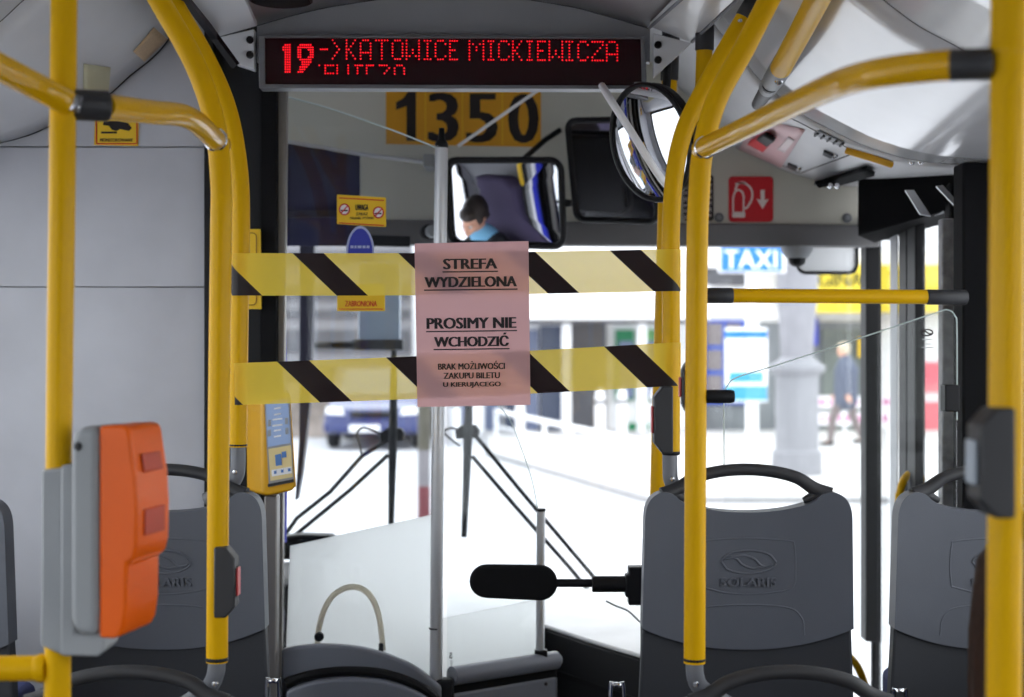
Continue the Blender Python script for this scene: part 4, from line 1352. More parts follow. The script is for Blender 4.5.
finish('foot', box(NB(), P(541, 653, 4.0), (.034, .03, .018)), M_BLACK, t, bevel=.003)
gate = thing('driver_gate', 'grey swing gate with thick rounded top rail at the foot of the metal pole', 'gate', tuple(P(505, 900, 3.93)))
ga, gb = P(452, 676, 3.82), P(556, 660, 4.03)
finish('top_rail', tube(NB(), [ga, gb, gb + (gb - ga).normalized() * .012], [.0245, .0245, .014], 20), M_RAILGREY, gate)
lo = Vector((0, 0, -.045)); 
finish('door_panel', prism(NB(), [ga + lo, gb + lo, gb + Vector((0, 0, -.5)), ga + Vector((0, 0, -.5))], (.006, .03, 0)), M_RAILGREY, gate, bevel=.008, seg=3)
finish('gasket', prism(NB(), [ga + Vector((0, .005, -.02)), gb + Vector((0, .005, -.02)), gb + Vector((0, .005, -.05)), ga + Vector((0, .005, -.05))], (.004, .015, 0)), M_BLACK, gate)
finish('hinge', box(NB(), P(445, 690, 3.81), (.045, .04, .06)), M_CHARCOAL, gate, bevel=.006)
finish('screw', lathe(NB(), [(0, .004), (.004, .003), (.005, 0)], P(546, 684, 3.985), (0, -1, 0), 12), M_DKGREY, gate)

# pale frosted plate with the hoop and knob
YFz = 3.90
fr = thing('frosted_plate', 'milky white plate with slanted top behind the cab glass', 'plate', tuple(P(362, 690, YFz)))
finish('plate', prism(NB(), [P(a, b, YFz) for a, b in ((290, 546), (436, 514), (437, 700), (284, 700))], (0, .006, 0)), M_FROST, fr)
fr2 = thing('frosted_plate', 'added milky plate behind the gate glass standing for the sunlit white cab front', 'plate', tuple(P(495, 668, 4.08)))  # translucent plate added to show the sunlit white cab front as bright
finish('plate', prism(NB(), [P(441, 619, 4.06), P(539, 599, 4.10), P(539, 668, 4.10), P(441, 690, 4.06)], (0, .006, 0)), M_FROST, fr2)
t = thing('hoop_handle', 'pale arched hoop on the milky plate above the curved cab door', 'handle', tuple(P(350, 650, 3.87)))
hoop = [(317, 648), (319, 628), (325, 608), (335, 594), (350, 587), (364, 590), (374, 602), (380, 622), (383, 650)]
finish('hoop', tube(NB(), spline([P(a, b, 3.875) for a, b in hoop], 6), .0125, 14, sq=(1, .6)), M_HOOP, t)
finish('knob', lathe(NB(), [(0, .022), (.010, .020), (.013, .010), (.009, 0)], P(318.5, 636, 3.865), (.3, -1, 0), 18), M_BLACK, t)
finish('catch', box(NB(), P(381, 650, 3.862), (.012, .012, .034)), M_DKGREY, t, bevel=.002)

# curved cab door below the glass
cd = thing('cab_door', 'slate grey cab door with arched double top edge at the bottom', 'door', (P(360, 0, 3.74).x, 3.76, 0.0))
top = [(281, 650), (296, 647), (320, 645), (345, 646), (370, 650), (395, 658), (418, 669), (441, 688)]
tp = spline([P(a, b, 3.76) for a, b in top], 5)
finish('door_panel', prism(NB(), tp + [P(441, 905, 3.76), P(281, 905, 3.76)], (0, .03, 0)), M_DOORGREY, cd, bevel=.007, seg=3, angle=50)
top2 = [(286, 692), (300, 686), (322, 681), (350, 679), (380, 681), (405, 688), (425, 698), (441, 712)]
tp2 = spline([P(a, b, 3.70) for a, b in top2], 5)
finish('door_pocket', prism(NB(), tp2 + [P(441, 930, 3.70), P(286, 930, 3.70)], (0, .03, 0)), M_DOORGREY, cd, bevel=.010, seg=3, angle=50)
gk = spline([P(a, b - 8, 3.738) for a, b in top2], 5)
finish('gasket', tube(NB(), gk, .012, 8, sq=(1, .8)), M_BLACK, cd)
for px, py, d in ((617, 684, 'under the black paddle arm'), (273, 680, 'beside the curved cab door'), (900, 690, 'between the seat and the thick pole')):
    q = P(px, py, 3.0)
    b_ = NB()
    tube(b_, spline([q + Vector((-.012, 0, -.25)), q + Vector((-.013, 0, -.02)), q + Vector((-.006, 0, -.003)), q + Vector((.006, 0, -.003)), q + Vector((.013, 0, -.02)), q + Vector((.014, 0, -.25))], 5), .0048, 10)
    t = thing('chrome_loop', 'small chrome loop %s' % d, 'handle', tuple(q + Vector((0, 0, -.25))), 'chrome loops')
    finish('loop', b_, M_CHROME, t)
    finish('foot', box(NB(), q + Vector((0, 0, -.26)), (.045, .03, .02)), M_BLACK, t, bevel=.003)

# post under the ticket machine and the machine itself
struct(finish('trim_20', prism(NB(), [P(264, 496, 3.58), P(277, 496, 3.58), P(275, 900, 3.58), P(262, 900, 3.58)], (0, .05, 0)), mat('satin_post', (128, 124, 122), .45, metal=.5), bevel=.004))
YM = 3.55
tm = thing('ticket_machine', 'yellow ticket machine with pale blue screen beside the cab glass', 'ticket machine', tuple(P(272, 496, YM)))
sidep = [(249, 392), (262, 392), (266, 493), (252, 489)]
bm = NB()
fq = [P(a, b, YM) for a, b in ((261, 398), (291, 392), (297, 486), (293, 491), (268, 496), (262, 494))]
bm2 = prism(bm, fq, (-.052, .085, .0))
finish('case', bm2, M_YELLOWBOX, tm, bevel=.007, seg=3)
fpl = Plane(P(261, 496, YM - .0008), P(297, 489, YM) - P(262, 495, YM), P(289, 392, YM) - P(294, 489, YM))
def quad_on(nm, q, m, d=.001, parent=tm, bev=0):
    return finish(nm, prism(NB(), [P(a, b, YM - d) for a, b in q], (0, -.0012, 0)), m, parent, bevel=bev)
quad_on('bezel', [(264.5, 402), (289.5, 396.5), (294, 482), (269, 487)], mat('grey_bezel', (150, 150, 152), .4), .0005)
sc_ = quad_on('screen', [(266, 403.5), (288, 399), (290.5, 443), (268, 447)], mat('blue_screen', (120, 138, 172), .3, emit=(120, 142, 178, .35)), .002)
quad_on('lower_panel', [(268.5, 449), (291, 445), (292.8, 477), (270.5, 481)], mat('pale_yellow_panel', (226, 206, 150), .4), .002)
for y in (408, 414, 419, 425, 430, 436):
    w = (7, 12, 16, 10, 14, 8)[(y * 3) % 6]
    quad_on('screen_line', [(277.5 - w / 2, y), (277.5 + w / 2, y - 1.2), (277.5 + w / 2, y + .4), (277.5 - w / 2, y + 1.6)], M_WHITE, .0034, sc_)
for a, b in ((268, 420), (285, 418), (268, 430), (285.5, 428)):
    quad_on('screen_key', [(a, b), (a + 3, b - .5), (a + 3, b + 6), (a, b + 6.5)], M_GREYBOX, .0034, sc_)
quad_on('card_symbol', [(275, 455), (281, 453.5), (282, 465), (276, 466)], mat('blue_ink', (86, 128, 190), .5), .0034)
quad_on('card_symbol', [(281.5, 452), (286, 451), (286.5, 457), (282, 458)], MATS['blue_ink'], .0034)
quad_on('logo_strip', [(271.5, 470), (291.5, 466.5), (292, 473), (272, 476.5)], M_WHITE, .0034)
for a in (274, 281, 288):
    quad_on('logo', [(a, 471 - (a - 274) * .18), (a + 2.6, 470.6 - (a - 274) * .18), (a + 2.6, 473.6 - (a - 274) * .18), (a, 474 - (a - 274) * .18)], MATS['blue_ink'], .0046)
quad_on('slot', [(268, 484), (294, 479), (294, 482), (268, 487)], M_DKGREY, .002)

# yellow box edge on the dark column, between pole and tape
t = sheet('pillar_notice', 'narrow yellow notice on the dark column beside the twin poles', 'sign', [(243, 229), (260, 229), (261, 309), (243, 309)], 3.69, M_STICK, .012)
lnb = NB()
pz, zu, zv = on(3.6895)
tube(lnb, [pz.pt(zu(a), zv(b), .001) for a, b in rrect(240, 256.5, 233, 305, 4)], .0014, 6, closed=True)
finish('border', lnb, mat('brown_ink', (150, 100, 20), .6), t)

# stickers on the cab glass and the cab wall
YK = YG - .004
t = sheet('no_smoking_sticker', 'yellow no-smoking sticker with two crossed-cigarette circles', 'sticker', [(337, 194.5), (386, 197.5), (386, 227), (337, 224)], YK, M_STICK)
pk, ku, kv = on(YK)
for nm, y in (('border', 0), ('border', 1)):
    bm = NB()
    yy = (197.5, 222.5)[y]
    prism(bm, [pk.pt(ku(a), kv(b), .0003) for a, b in ((339, yy - .2), (384, yy + 2.4), (384, yy + 3.6), (339, yy + 1.0))], (0, -.0006, 0))
    finish(nm, bm, M_STICKRED, t)
for px, py in ((344.5, 209.5), (378.5, 212.5)):
    dsc = finish('pictogram', lathe(NB(), [(0, .001), (5.2 * YK / F, .001), (5.2 * YK / F, 0)], pk.pt(ku(px), kv(py), .0004), (0, -1, 0), 24), M_WHITE, t)
    cg = NB()
    prism(cg, [pk.pt(ku(px + a), kv(py + b), .0016) for a, b in ((-3.6, .4), (3.2, .4), (3.2, 1.8), (-3.6, 1.8))], (0, -.0003, 0))
    finish('cigarette', cg, M_INK, dsc)
    rg = NB()
    tube(rg, [pk.pt(ku(px + 4.9 * math.cos(a / 24 * math.tau)), kv(py + 6.3 * math.sin(a / 24 * math.tau) * .85), .0018) for a in range(24)], .0018, 6, closed=True)
    finish('red_ring', rg, M_RED, dsc)
    sl = NB()
    tube(sl, [pk.pt(ku(px - 3.4), kv(py + 3.6), .002), pk.pt(ku(px + 3.4), kv(py - 3.6), .002)], .0016, 6)
    finish('red_bar', sl, M_RED, dsc)
for s_txt, a, b, y0, y1, bo in (('UWAGA', 355.5, 368.5, 204, 210, .0006), ('ZAKAZ', 356, 368, 212.2, 215, .0003), ('PALENIA TYTONIU', 350, 374, 216.5, 219, .0002)):
    bm = NB()
    text_into(bm, s_txt, pk, ku(a), ku(b), kv(y1 + .4), kv(y0 + .4), d=.0010, bold=bo)
    finish('lettering', bm, M_INK, t, smooth=False)
t = thing('oval_sticker', 'blue half-oval sticker with pale border standing on the upper tape', 'sticker', tuple(P(360, 256, YK)))
ov = [(360.2 + 14.2 * math.cos(math.radians(a)), 253 - 27 * math.sin(math.radians(a))) for a in range(0, 181, 9)]
finish('backing', prism(NB(), [P(a, b, YK) for a, b in ov + [(346, 262), (374.4, 262)]], (0, .0015, 0)), mat('pale_blue_print', (172, 182, 220), .5), t)
ov2 = [(360.2 + 12.2 * math.cos(math.radians(a)), 253 - 24.6 * math.sin(math.radians(a))) for a in range(0, 181, 9)]
finish('field', prism(NB(), [P(a, b, YK - .001) for a, b in ov2 + [(348, 261), (372.4, 261)]], (0, .0008, 0)), mat('royal_blue_print', (44, 56, 170), .5), t)
bm = NB()
for a, w in ((350.5, 3), (354.5, 2), (357.5, 4), (362.5, 3), (366.5, 3)):
    prism(bm, [P(x, y, YK - .0016) for x, y in ((a, 245.6), (a + w, 245.6), (a + w, 248.2), (a, 248.2))], (0, .0004, 0))
finish('lettering', bm, MATS['pale_blue_print'], t)
t = sheet('warning_sticker', 'yellow sticker with red ZABRONIONA below the upper tape', 'sticker', [(337.5, 284), (385, 284), (385, 311), (337, 311)], YK, M_STICK)
bm = NB()
text_into(bm, 'ZABRONIONA', pk, ku(345), ku(377), kv(306.5), kv(300.8), d=.0006, bold=.0005)
finish('lettering', bm, M_STICKRED, t, smooth=False)
bm = NB()
prism(bm, [pk.pt(ku(a), kv(b), .0003) for a, b in ((339, 308.6), (383, 308.6), (383, 309.6), (339, 309.6))], (0, -.0005, 0))
finish('border', bm, M_STICKRED, t)
t = sheet('camera_sticker', 'yellow sticker with black camera symbol on the pale cab wall', 'sticker', [(95, 116), (139, 118), (138, 146), (94, 145)], YP - .003, M_STICK)
pw, wu, wv = on(YP - .003)
rim = NB()
tube(rim, [pw.pt(wu(a), wv(b), .0005) for a, b in rrect(96.5, 137, 110, 143.8, 1.5)], .0018, 6, closed=True)
finish('border', rim, M_STICKRED, t)
ic = NB()
prism(ic, [pw.pt(wu(a), wv(b), .0003) for a, b in ((104, 121), (119, 121), (128, 123), (132, 128), (129, 131), (120, 129), (117, 131), (112, 130), (109, 126), (103, 125))], (0, -.0006, 0))
finish('camera_symbol', ic, M_INK, t)
ic = NB()
prism(ic, [pw.pt(wu(a), wv(b), .0003) for a, b in ((101, 131.6), (117, 131.6), (117, 133.6), (101, 133.6))], (0, -.0006, 0))
finish('bracket_symbol', ic, M_INK, t)
bm = NB()
text_into(bm, 'MONITOROWANY', pw, wu(100), wu(133), wv(141.8), wv(138.4), d=.0006, bold=.0004)
finish('lettering', bm, M_INK, t, smooth=False)

# stickers on the driver-side cove
cl_bvh_bm = loft(NB(), dCL, 2.902, dCL, 3.70)
cl_bvh_bm.normal_update()
cl_bvh = BVHTree.FromBMesh(cl_bvh_bm)
def cove_sticker(name, label, q, m, lines=None):
    bm = NB()
    g = []
    for j in range(6):
        row = []
        for i in range(6):
            u, v = i / 5, j / 5
            px = (q[0][0] * (1 - u) + q[1][0] * u) * (1 - v) + (q[3][0] * (1 - u) + q[2][0] * u) * v
            py = (q[0][1] * (1 - u) + q[1][1] * u) * (1 - v) + (q[3][1] * (1 - u) + q[2][1] * u) * v
            d = (P(px, py, 1.0) - Vector((0, 0, ZC))).normalized()
            h = cl_bvh.ray_cast(Vector((0, 0, ZC)), d)
            n = h[1] if h[1].dot(d) < 0 else -h[1]
            row.append(bm.verts.new(h[0] + n * .0055))
        g.append(row)
    for j in range(5):
        for i in range(5):
            bm.faces.new((g[j][i], g[j][i + 1], g[j + 1][i + 1], g[j + 1][i]))
    o = finish(name, bm, m)
    s = o.modifiers.new('thickness', 'SOLIDIFY'); s.thickness = .001; s.offset = 0
    return tag(o, label, 'sticker', 'faded cove stickers')
cove_sticker('faded_sticker', 'faded peach sticker on the cove just left of the twin poles', [(132, 50), (152, 26), (166, 38), (143, 60)], mat('faded_peach', (206, 178, 142), .5, var=.12, scale=160))
cove_sticker('faded_sticker', 'faint pale yellow sticker on the cove beside the validator pole', [(82, 62), (109, 66), (107, 90), (82, 92)], mat('faded_yellow', (196, 192, 160), .45))

# sun blind with rod, up at the driver's screen
t = thing('sun_blind', 'navy roller sun blind pulled part way down at the driver screen', 'blind', tuple(P(322, 246, 4.74)))
bm = NB()
nb_ = 14
A, B2_ = [], []
for i in range(nb_ + 1):
    u = i / nb_
    px = 284 + 76 * u
    A.append(bm.verts.new(P(px, 141 + 13 * u, 4.74 + .006 * math.sin(u * 9))))
    B2_.append(bm.verts.new(P(px, 246, 4.74 + .010 * math.sin(u * 11))))
for i in range(nb_):
    bm.faces.new((A[i], A[i + 1], B2_[i + 1], B2_[i]))
o = finish('cloth', bm, M_NAVY, t)
s = o.modifiers.new('thickness', 'SOLIDIFY'); s.thickness = .003
finish('rod', tube(NB(), [P(284, 141, 4.735), P(360, 154, 4.735), P(431, 163, 4.735)], .0065, 12), M_ALU, t)
finish('rod_holder', box(NB(), P(430, 163, 4.79), (.035, .14, .04)), M_GREYBOXD, t, bevel=.004)
finish('bottom_bar', box(NB(), P(322, 214, 4.728), (.24, .02, .022)), mat('dark_navy_bar', (20, 22, 52), .5), t, bevel=.004)
t = thing('mirror_actuator', 'pale round knob on the dark header band next to the metal pole', 'fitting', tuple(P(434, 232, 4.84)))
finish('body', lathe(NB(), [(.018, 0), (.021, .02), (.019, .05), (0, .055)], P(430, 232, 4.845), (.3, -1, 0), 20), M_GREYBOX, t)
finish('collar', lathe(NB(), [(.024, 0), (.024, .02)], P(427, 232, 4.85), (.3, -1, 0), 20), M_BLACK, t)

# black paddle arm behind the aisle seat
YA = 3.42
t = thing('paddle_arm', 'black paddle on a rod reaching out left of the aisle-side logo seat', 'arm', tuple(P(560, 600, YA)))
pa, pu_, pv_ = on(YA)
def q_(l): return [(pu_(a), pv_(b)) for a, b in l]
pad = []
for a in range(90, 271, 15):
    pad.append((487 + 17.5 * math.cos(math.radians(a)), 581 - 16.5 * math.sin(math.radians(a))))
for a in range(-90, 91, 15):
    pad.append((540 + 17.5 * math.cos(math.radians(a)), 582.5 - 17.5 * math.sin(math.radians(a))))
finish('paddle', plate(NB(), pa, q_(pad), .035, -.0175), M_BLACKSOFT, t, bevel=.010, seg=4)
finish('rod', tube(NB(), [P(552, 583, YA), P(600, 583, YA)], .0095, 14), M_BLACK, t)
finish('sleeve', lathe(NB(), [(.016, 0), (.0185, .002), (.0185, .09), (.016, .092)], P(592, 584, YA), (1, 0, 0), 18), M_BLACK, t)
bm = NB()
plate(bm, pa, q_([(625, 574), (628, 574), (628, 566), (668, 566), (668, 604), (628, 604), (628, 596), (625, 596)]), .04, -.02)
finish('mount', bm, M_BLACK, t, bevel=.003)
finish('pedestal', tube(NB(), [P(650, 604, YA), P(650, 962, YA)], .022, 14), M_BLACK, t)
# thin grey cable drooping from the arm mount
t = tag(finish('cable', tube(NB(), spline([P(606, 601, 3.50), P(616, 606, 3.50), P(628, 611, 3.48), P(640, 622, 3.46)], 6), .0022, 8), M_GREYBOX), 'thin grey cable drooping under the paddle arm', 'cable')

# draught guard between the seats and the door
YW = 3.46
guard = thing('plexi_guard', 'clear plexiglass guard with rounded bright top edge below the straight crossbar', 'guard', tuple(P(840, 690, YW)))
ge = spline([P(a, b, YW) for a, b in ((724, 470), (724, 420), (724, 396), (728, 385), (738, 377), (780, 364), (860, 338), (935, 313), (948, 310), (955, 316), (957, 330), (957, 420))], 6)
finish('pane', prism(NB(), ge + [P(957, 690, YW), P(724, 690, YW)], (0, .006, 0)), M_PLEXI, guard)
finish('edge', tube(NB(), ge, .0016, 6), M_EDGE, guard)
mk = NB()
pg, gu, gv = on(YW - .001)
tube(mk, [pg.pt(gu(927 + 5.6 * math.cos(a / 24 * math.tau)), gv(332.5 + 3.1 * math.sin(a / 24 * math.tau)), .001) for a in range(24)], .0018, 6, closed=True)
tube(mk, [pg.pt(gu(a), gv(b), .001) for a, b in ((922, 331.5), (925, 331), (929, 334), (932, 333.5))], .0016, 6)
finish('emblem', mk, M_INK, guard)
mk = NB()
for y, w in ((339, 5), (343.5, 3), (347, 6)):
    plate(mk, pg, [(gu(927 - w), gv(y)), (gu(927 + w), gv(y)), (gu(927 + w), gv(y + .9)), (gu(927 - w), gv(y + .9))], .0004, .0004)
finish('small_print', mk, M_GREYBOX, guard)
finish('clamp', box(NB(), P(950, 398, YW), (.034, .04, .062)), M_BLACK, guard, bevel=.003)

struct(finish('trim_23', prism(NB(), [P(a, b, 4.62) for a, b in ((270, 538), (300, 535), (330, 536), (338, 541), (338, 560), (270, 560))], (0, .08, 0)), M_BLACK, bevel=.01))
# windscreen wipers
def wiper(label, bl, arms, extra=None):
    t = thing('windscreen_wiper', label, 'wiper', tuple(P(bl[-1][0], bl[-1][1], 5.05)), 'windscreen wipers')
    Yw = 5.06
    n = len(bl)
    finish('blade', tube(NB(), [P(a, b, Yw) for a, b in bl], [.010 + .006 * (1 - abs(2 * i / (n - 1) - 1)) for i in range(n)], 10), M_CHARCOAL, t)
    for a in arms:
        finish('arm', tube(NB(), [P(x, y, Yw + .03) for x, y in a], .0075, 10), M_CHARCOAL, t)
    for a in arms[:1]:
        px_, py_ = a[-1]
        c_ = P(px_, py_, Yw + .03)
        finish('pivot', lathe(NB(), [(.022, -.045), (.026, 0), (.020, .03), (0, .035)], c_, (0, 1, 0), 18), M_BLACK, t)
    hx, hy = bl[n // 2]
    finish('clamp', prism(NB(), [P(x, y, Yw + .01) for x, y in ((hx - 13, hy - 4), (hx - 6, hy - 9), (hx + 8, hy - 9), (hx + 12, hy - 3), (hx + 10, hy + 4), (hx - 12, hy + 5))], (0, .035, 0)), M_BLACK, t, bevel=.004)
    if extra:
        finish('spray_hose', tube(NB(), spline([P(x, y, Yw + .02) for x, y in extra], 6), .0038, 8), M_DKGREY, t)
    return t
wiper('upright wiper on the driver-side half of the windscreen', [(394, 350), (393.5, 395), (393, 437), (392, 480), (391, 531)], [[(388, 440), (362, 456), (330, 492), (297, 518), (236, 604)], [(388, 455), (350, 490), (294, 536), (240, 600)]],
      [(384, 435), (372, 430), (362, 428), (357, 434), (360, 446), (362, 456)])
wiper('upright wiper on the door-side half, partly behind the pink notice', [(470, 350), (469, 400), (468, 434), (466.5, 480), (464, 537)], [[(474, 434), (484, 446), (520, 490), (575, 555), (625, 614)], [(472, 456), (515, 506), (570, 568), (608, 614)]],
      [(462, 432), (452, 428), (444, 432), (452, 440), (460, 446)])

# ------------------------------------------------------------------ people
def capsule(bm, pts, rs, sq=(1, 1), up=None, n=14):
    """Closed tapering limb: a tube with rounded ends."""
    pts = spline(pts, 4) if len(pts) > 2 else [Vector(p) for p in pts]
    if len(rs) != len(pts):
        m_ = len(rs) - 1
        out = []
        for i in range(len(pts)):
            s = i / (len(pts) - 1) * m_
            k_ = min(int(s), m_ - 1)
            out.append(rs[k_] + (rs[k_ + 1] - rs[k_]) * (s - k_))
        rs = out
    a, b = pts[0], pts[-1]
    da, db = (pts[1] - a).normalized(), (b - pts[-2]).normalized()
    P_, R_ = [], []
    for k_ in (80, 55, 28):
        P_.append(a - da * rs[0] * math.sin(math.radians(k_)) * .9); R_.append(rs[0] * math.cos(math.radians(k_)))
    P_ += pts; R_ += rs
    for k_ in (28, 55, 80):
        P_.append(b + db * rs[-1] * math.sin(math.radians(k_)) * .9); R_.append(rs[-1] * math.cos(math.radians(k_)))
    return tube(bm, P_, R_, n, sq=sq, up=up)

def fused(name, bm, m, parent, voxel, smooth_it=4):
    """Fuses overlapping closed shapes into one continuous skin."""
    o = finish(name, bm, m, parent)
    r = o.modifiers.new('fuse', 'REMESH'); r.mode = 'VOXEL'; r.voxel_size = voxel; r.use_smooth_shade = True
    s = o.modifiers.new('soften', 'SMOOTH'); s.factor = .5; s.iterations = smooth_it
    dg = bpy.context.evaluated_depsgraph_get()
    me = bpy.data.meshes.new_from_object(o.evaluated_get(dg))
    o.modifiers.clear()
    old = o.data
    o.data = me
    bpy.data.meshes.remove(old)
    me.name = name
    me.shade_smooth()
    return o

def hand(bm, wrist, d, palm_n, s=1.0, curl=.5):
    """Palm with four unequal curled fingers and a thumb. d: pointing direction, palm_n: the way the palm faces."""
    d = Vector(d).normalized(); n = Vector(palm_n); n = (n - d * n.dot(d)).normalized(); side = d.cross(n)
    w = Vector(wrist)
    capsule(bm, [w, w + d * .045 * s, w + d * .085 * s], [.024 * s, .034 * s, .033 * s], sq=(.5, 1.15), up=n)
    for i, (off, L) in enumerate(((-.028, .070), (-.009, .080), (.010, .074), (.027, .058))):
        b = w + d * .088 * s + side * off * s
        p = [b]
        ang = 0
        for seg in (.45, .32, .23):
            ang += curl * .8
            p.append(p[-1] + (d * math.cos(ang) + n * math.sin(ang)) * L * seg * s)
        capsule(bm, p, [.0095 * s, .009 * s, .0085 * s, .007 * s], n=10)
    b = w + d * .03 * s - side * .028 * s
    t1 = b + (d * .6 - side * .7 + n * .3).normalized() * .035 * s
    t2 = t1 + (d * .9 - side * .15 + n * .4).normalized() * .03 * s
    capsule(bm, [b, t1, t2], [.012 * s, .011 * s, .008 * s], n=10)

def head_mesh(bm, c, fwd, s=1.0, tilt=0.0):
    """Head with jaw, nose, ears, brow and lips; c = middle of the skull. Returns its basis."""
    f = Vector(fwd).normalized()
    u = Vector((0, 0, 1)); u = (u - f * u.dot(f)).normalized()
    r = f.cross(u)
    M = Matrix((r, f, u)).transposed()
    def L(x, y, z): return Vector(c) + M @ Vector((x * s, y * s, z * s))
    def el(x, y, z, rx, ry, rz):
        m4 = Matrix.Translation(L(x, y, z)) @ M.to_4x4() @ Matrix.Diagonal((rx * s, ry * s, rz * s, 1))
        bmesh.ops.create_uvsphere(bm, u_segments=18, v_segments=12, radius=1, matrix=m4)
    el(0, -.005, .03, .076, .094, .085)          # skull
    el(0, .022, -.035, .062, .070, .075)         # face
    el(0, .052, -.088, .034, .034, .024)         # chin
    el(-.035, .01, -.070, .028, .048, .030); el(.035, .01, -.070, .028, .048, .030)   # jaw
    el(0, .094, -.025, .012, .018, .020)         # nose tip
    capsule(bm, [L(0, .084, .012), L(0, .092, -.010), L(0, .100, -.026)], [.008 * s, .009 * s, .011 * s], n=10)
    capsule(bm, [L(-.045, .078, .022), L(0, .088, .024), L(.045, .078, .022)], [.008 * s, .010 * s, .008 * s], n=10)  # brow
    el(0, .086, -.058, .022, .010, .007); el(0, .084, -.069, .019, .010, .007)        # lips
    for sx in (-1, 1):
        el(sx * .078, -.004, -.012, .010, .020, .032)   # ears
        el(sx * .036, .064, -.028, .022, .018, .018)    # cheeks
    return L, M

def eyes(parent, L, M, s=1.0):
    for sx in (-1, 1):
        b = NB()
        ball(b, L(sx * .030, .0765, .006), .0115 * s, seg=14, rings=10)
        e = finish('eye', b, MATS.get('eye_white') or mat('eye_white', (232, 228, 222), .25), parent)
        b = NB()
        ball(b, L(sx * .030, .0845, .006), .0055 * s, seg=10, rings=8)
        finish('iris', b, MATS.get('dark_iris') or mat('dark_iris', (40, 30, 24), .2), e)

M_SKIN = mat('skin', (222, 168, 142), .55, var=.05)
M_HAIRD = mat('dark_hair', (44, 36, 32), .6, var=.3, scale=90, bump=.6, bscale=260)
M_HAIRB = mat('brown_hair', (44, 26, 17), .75, spec=.15, var=.3, scale=60, bump=.5, bscale=220)
M_NAVYJ = mat('black_jacket', (26, 27, 32), .85, bump=.3)
M_SHIRT = mat('light_blue_shirt', (120, 180, 216), .8)
M_JEANS = mat('dark_trousers', (46, 48, 58), .9, bump=.3)
M_SHOE = mat('dark_shoe', (30, 30, 32), .6)
M_GREYJ = mat('grey_blue_quilted_jacket', (84, 90, 108), .8, var=.1, scale=20)

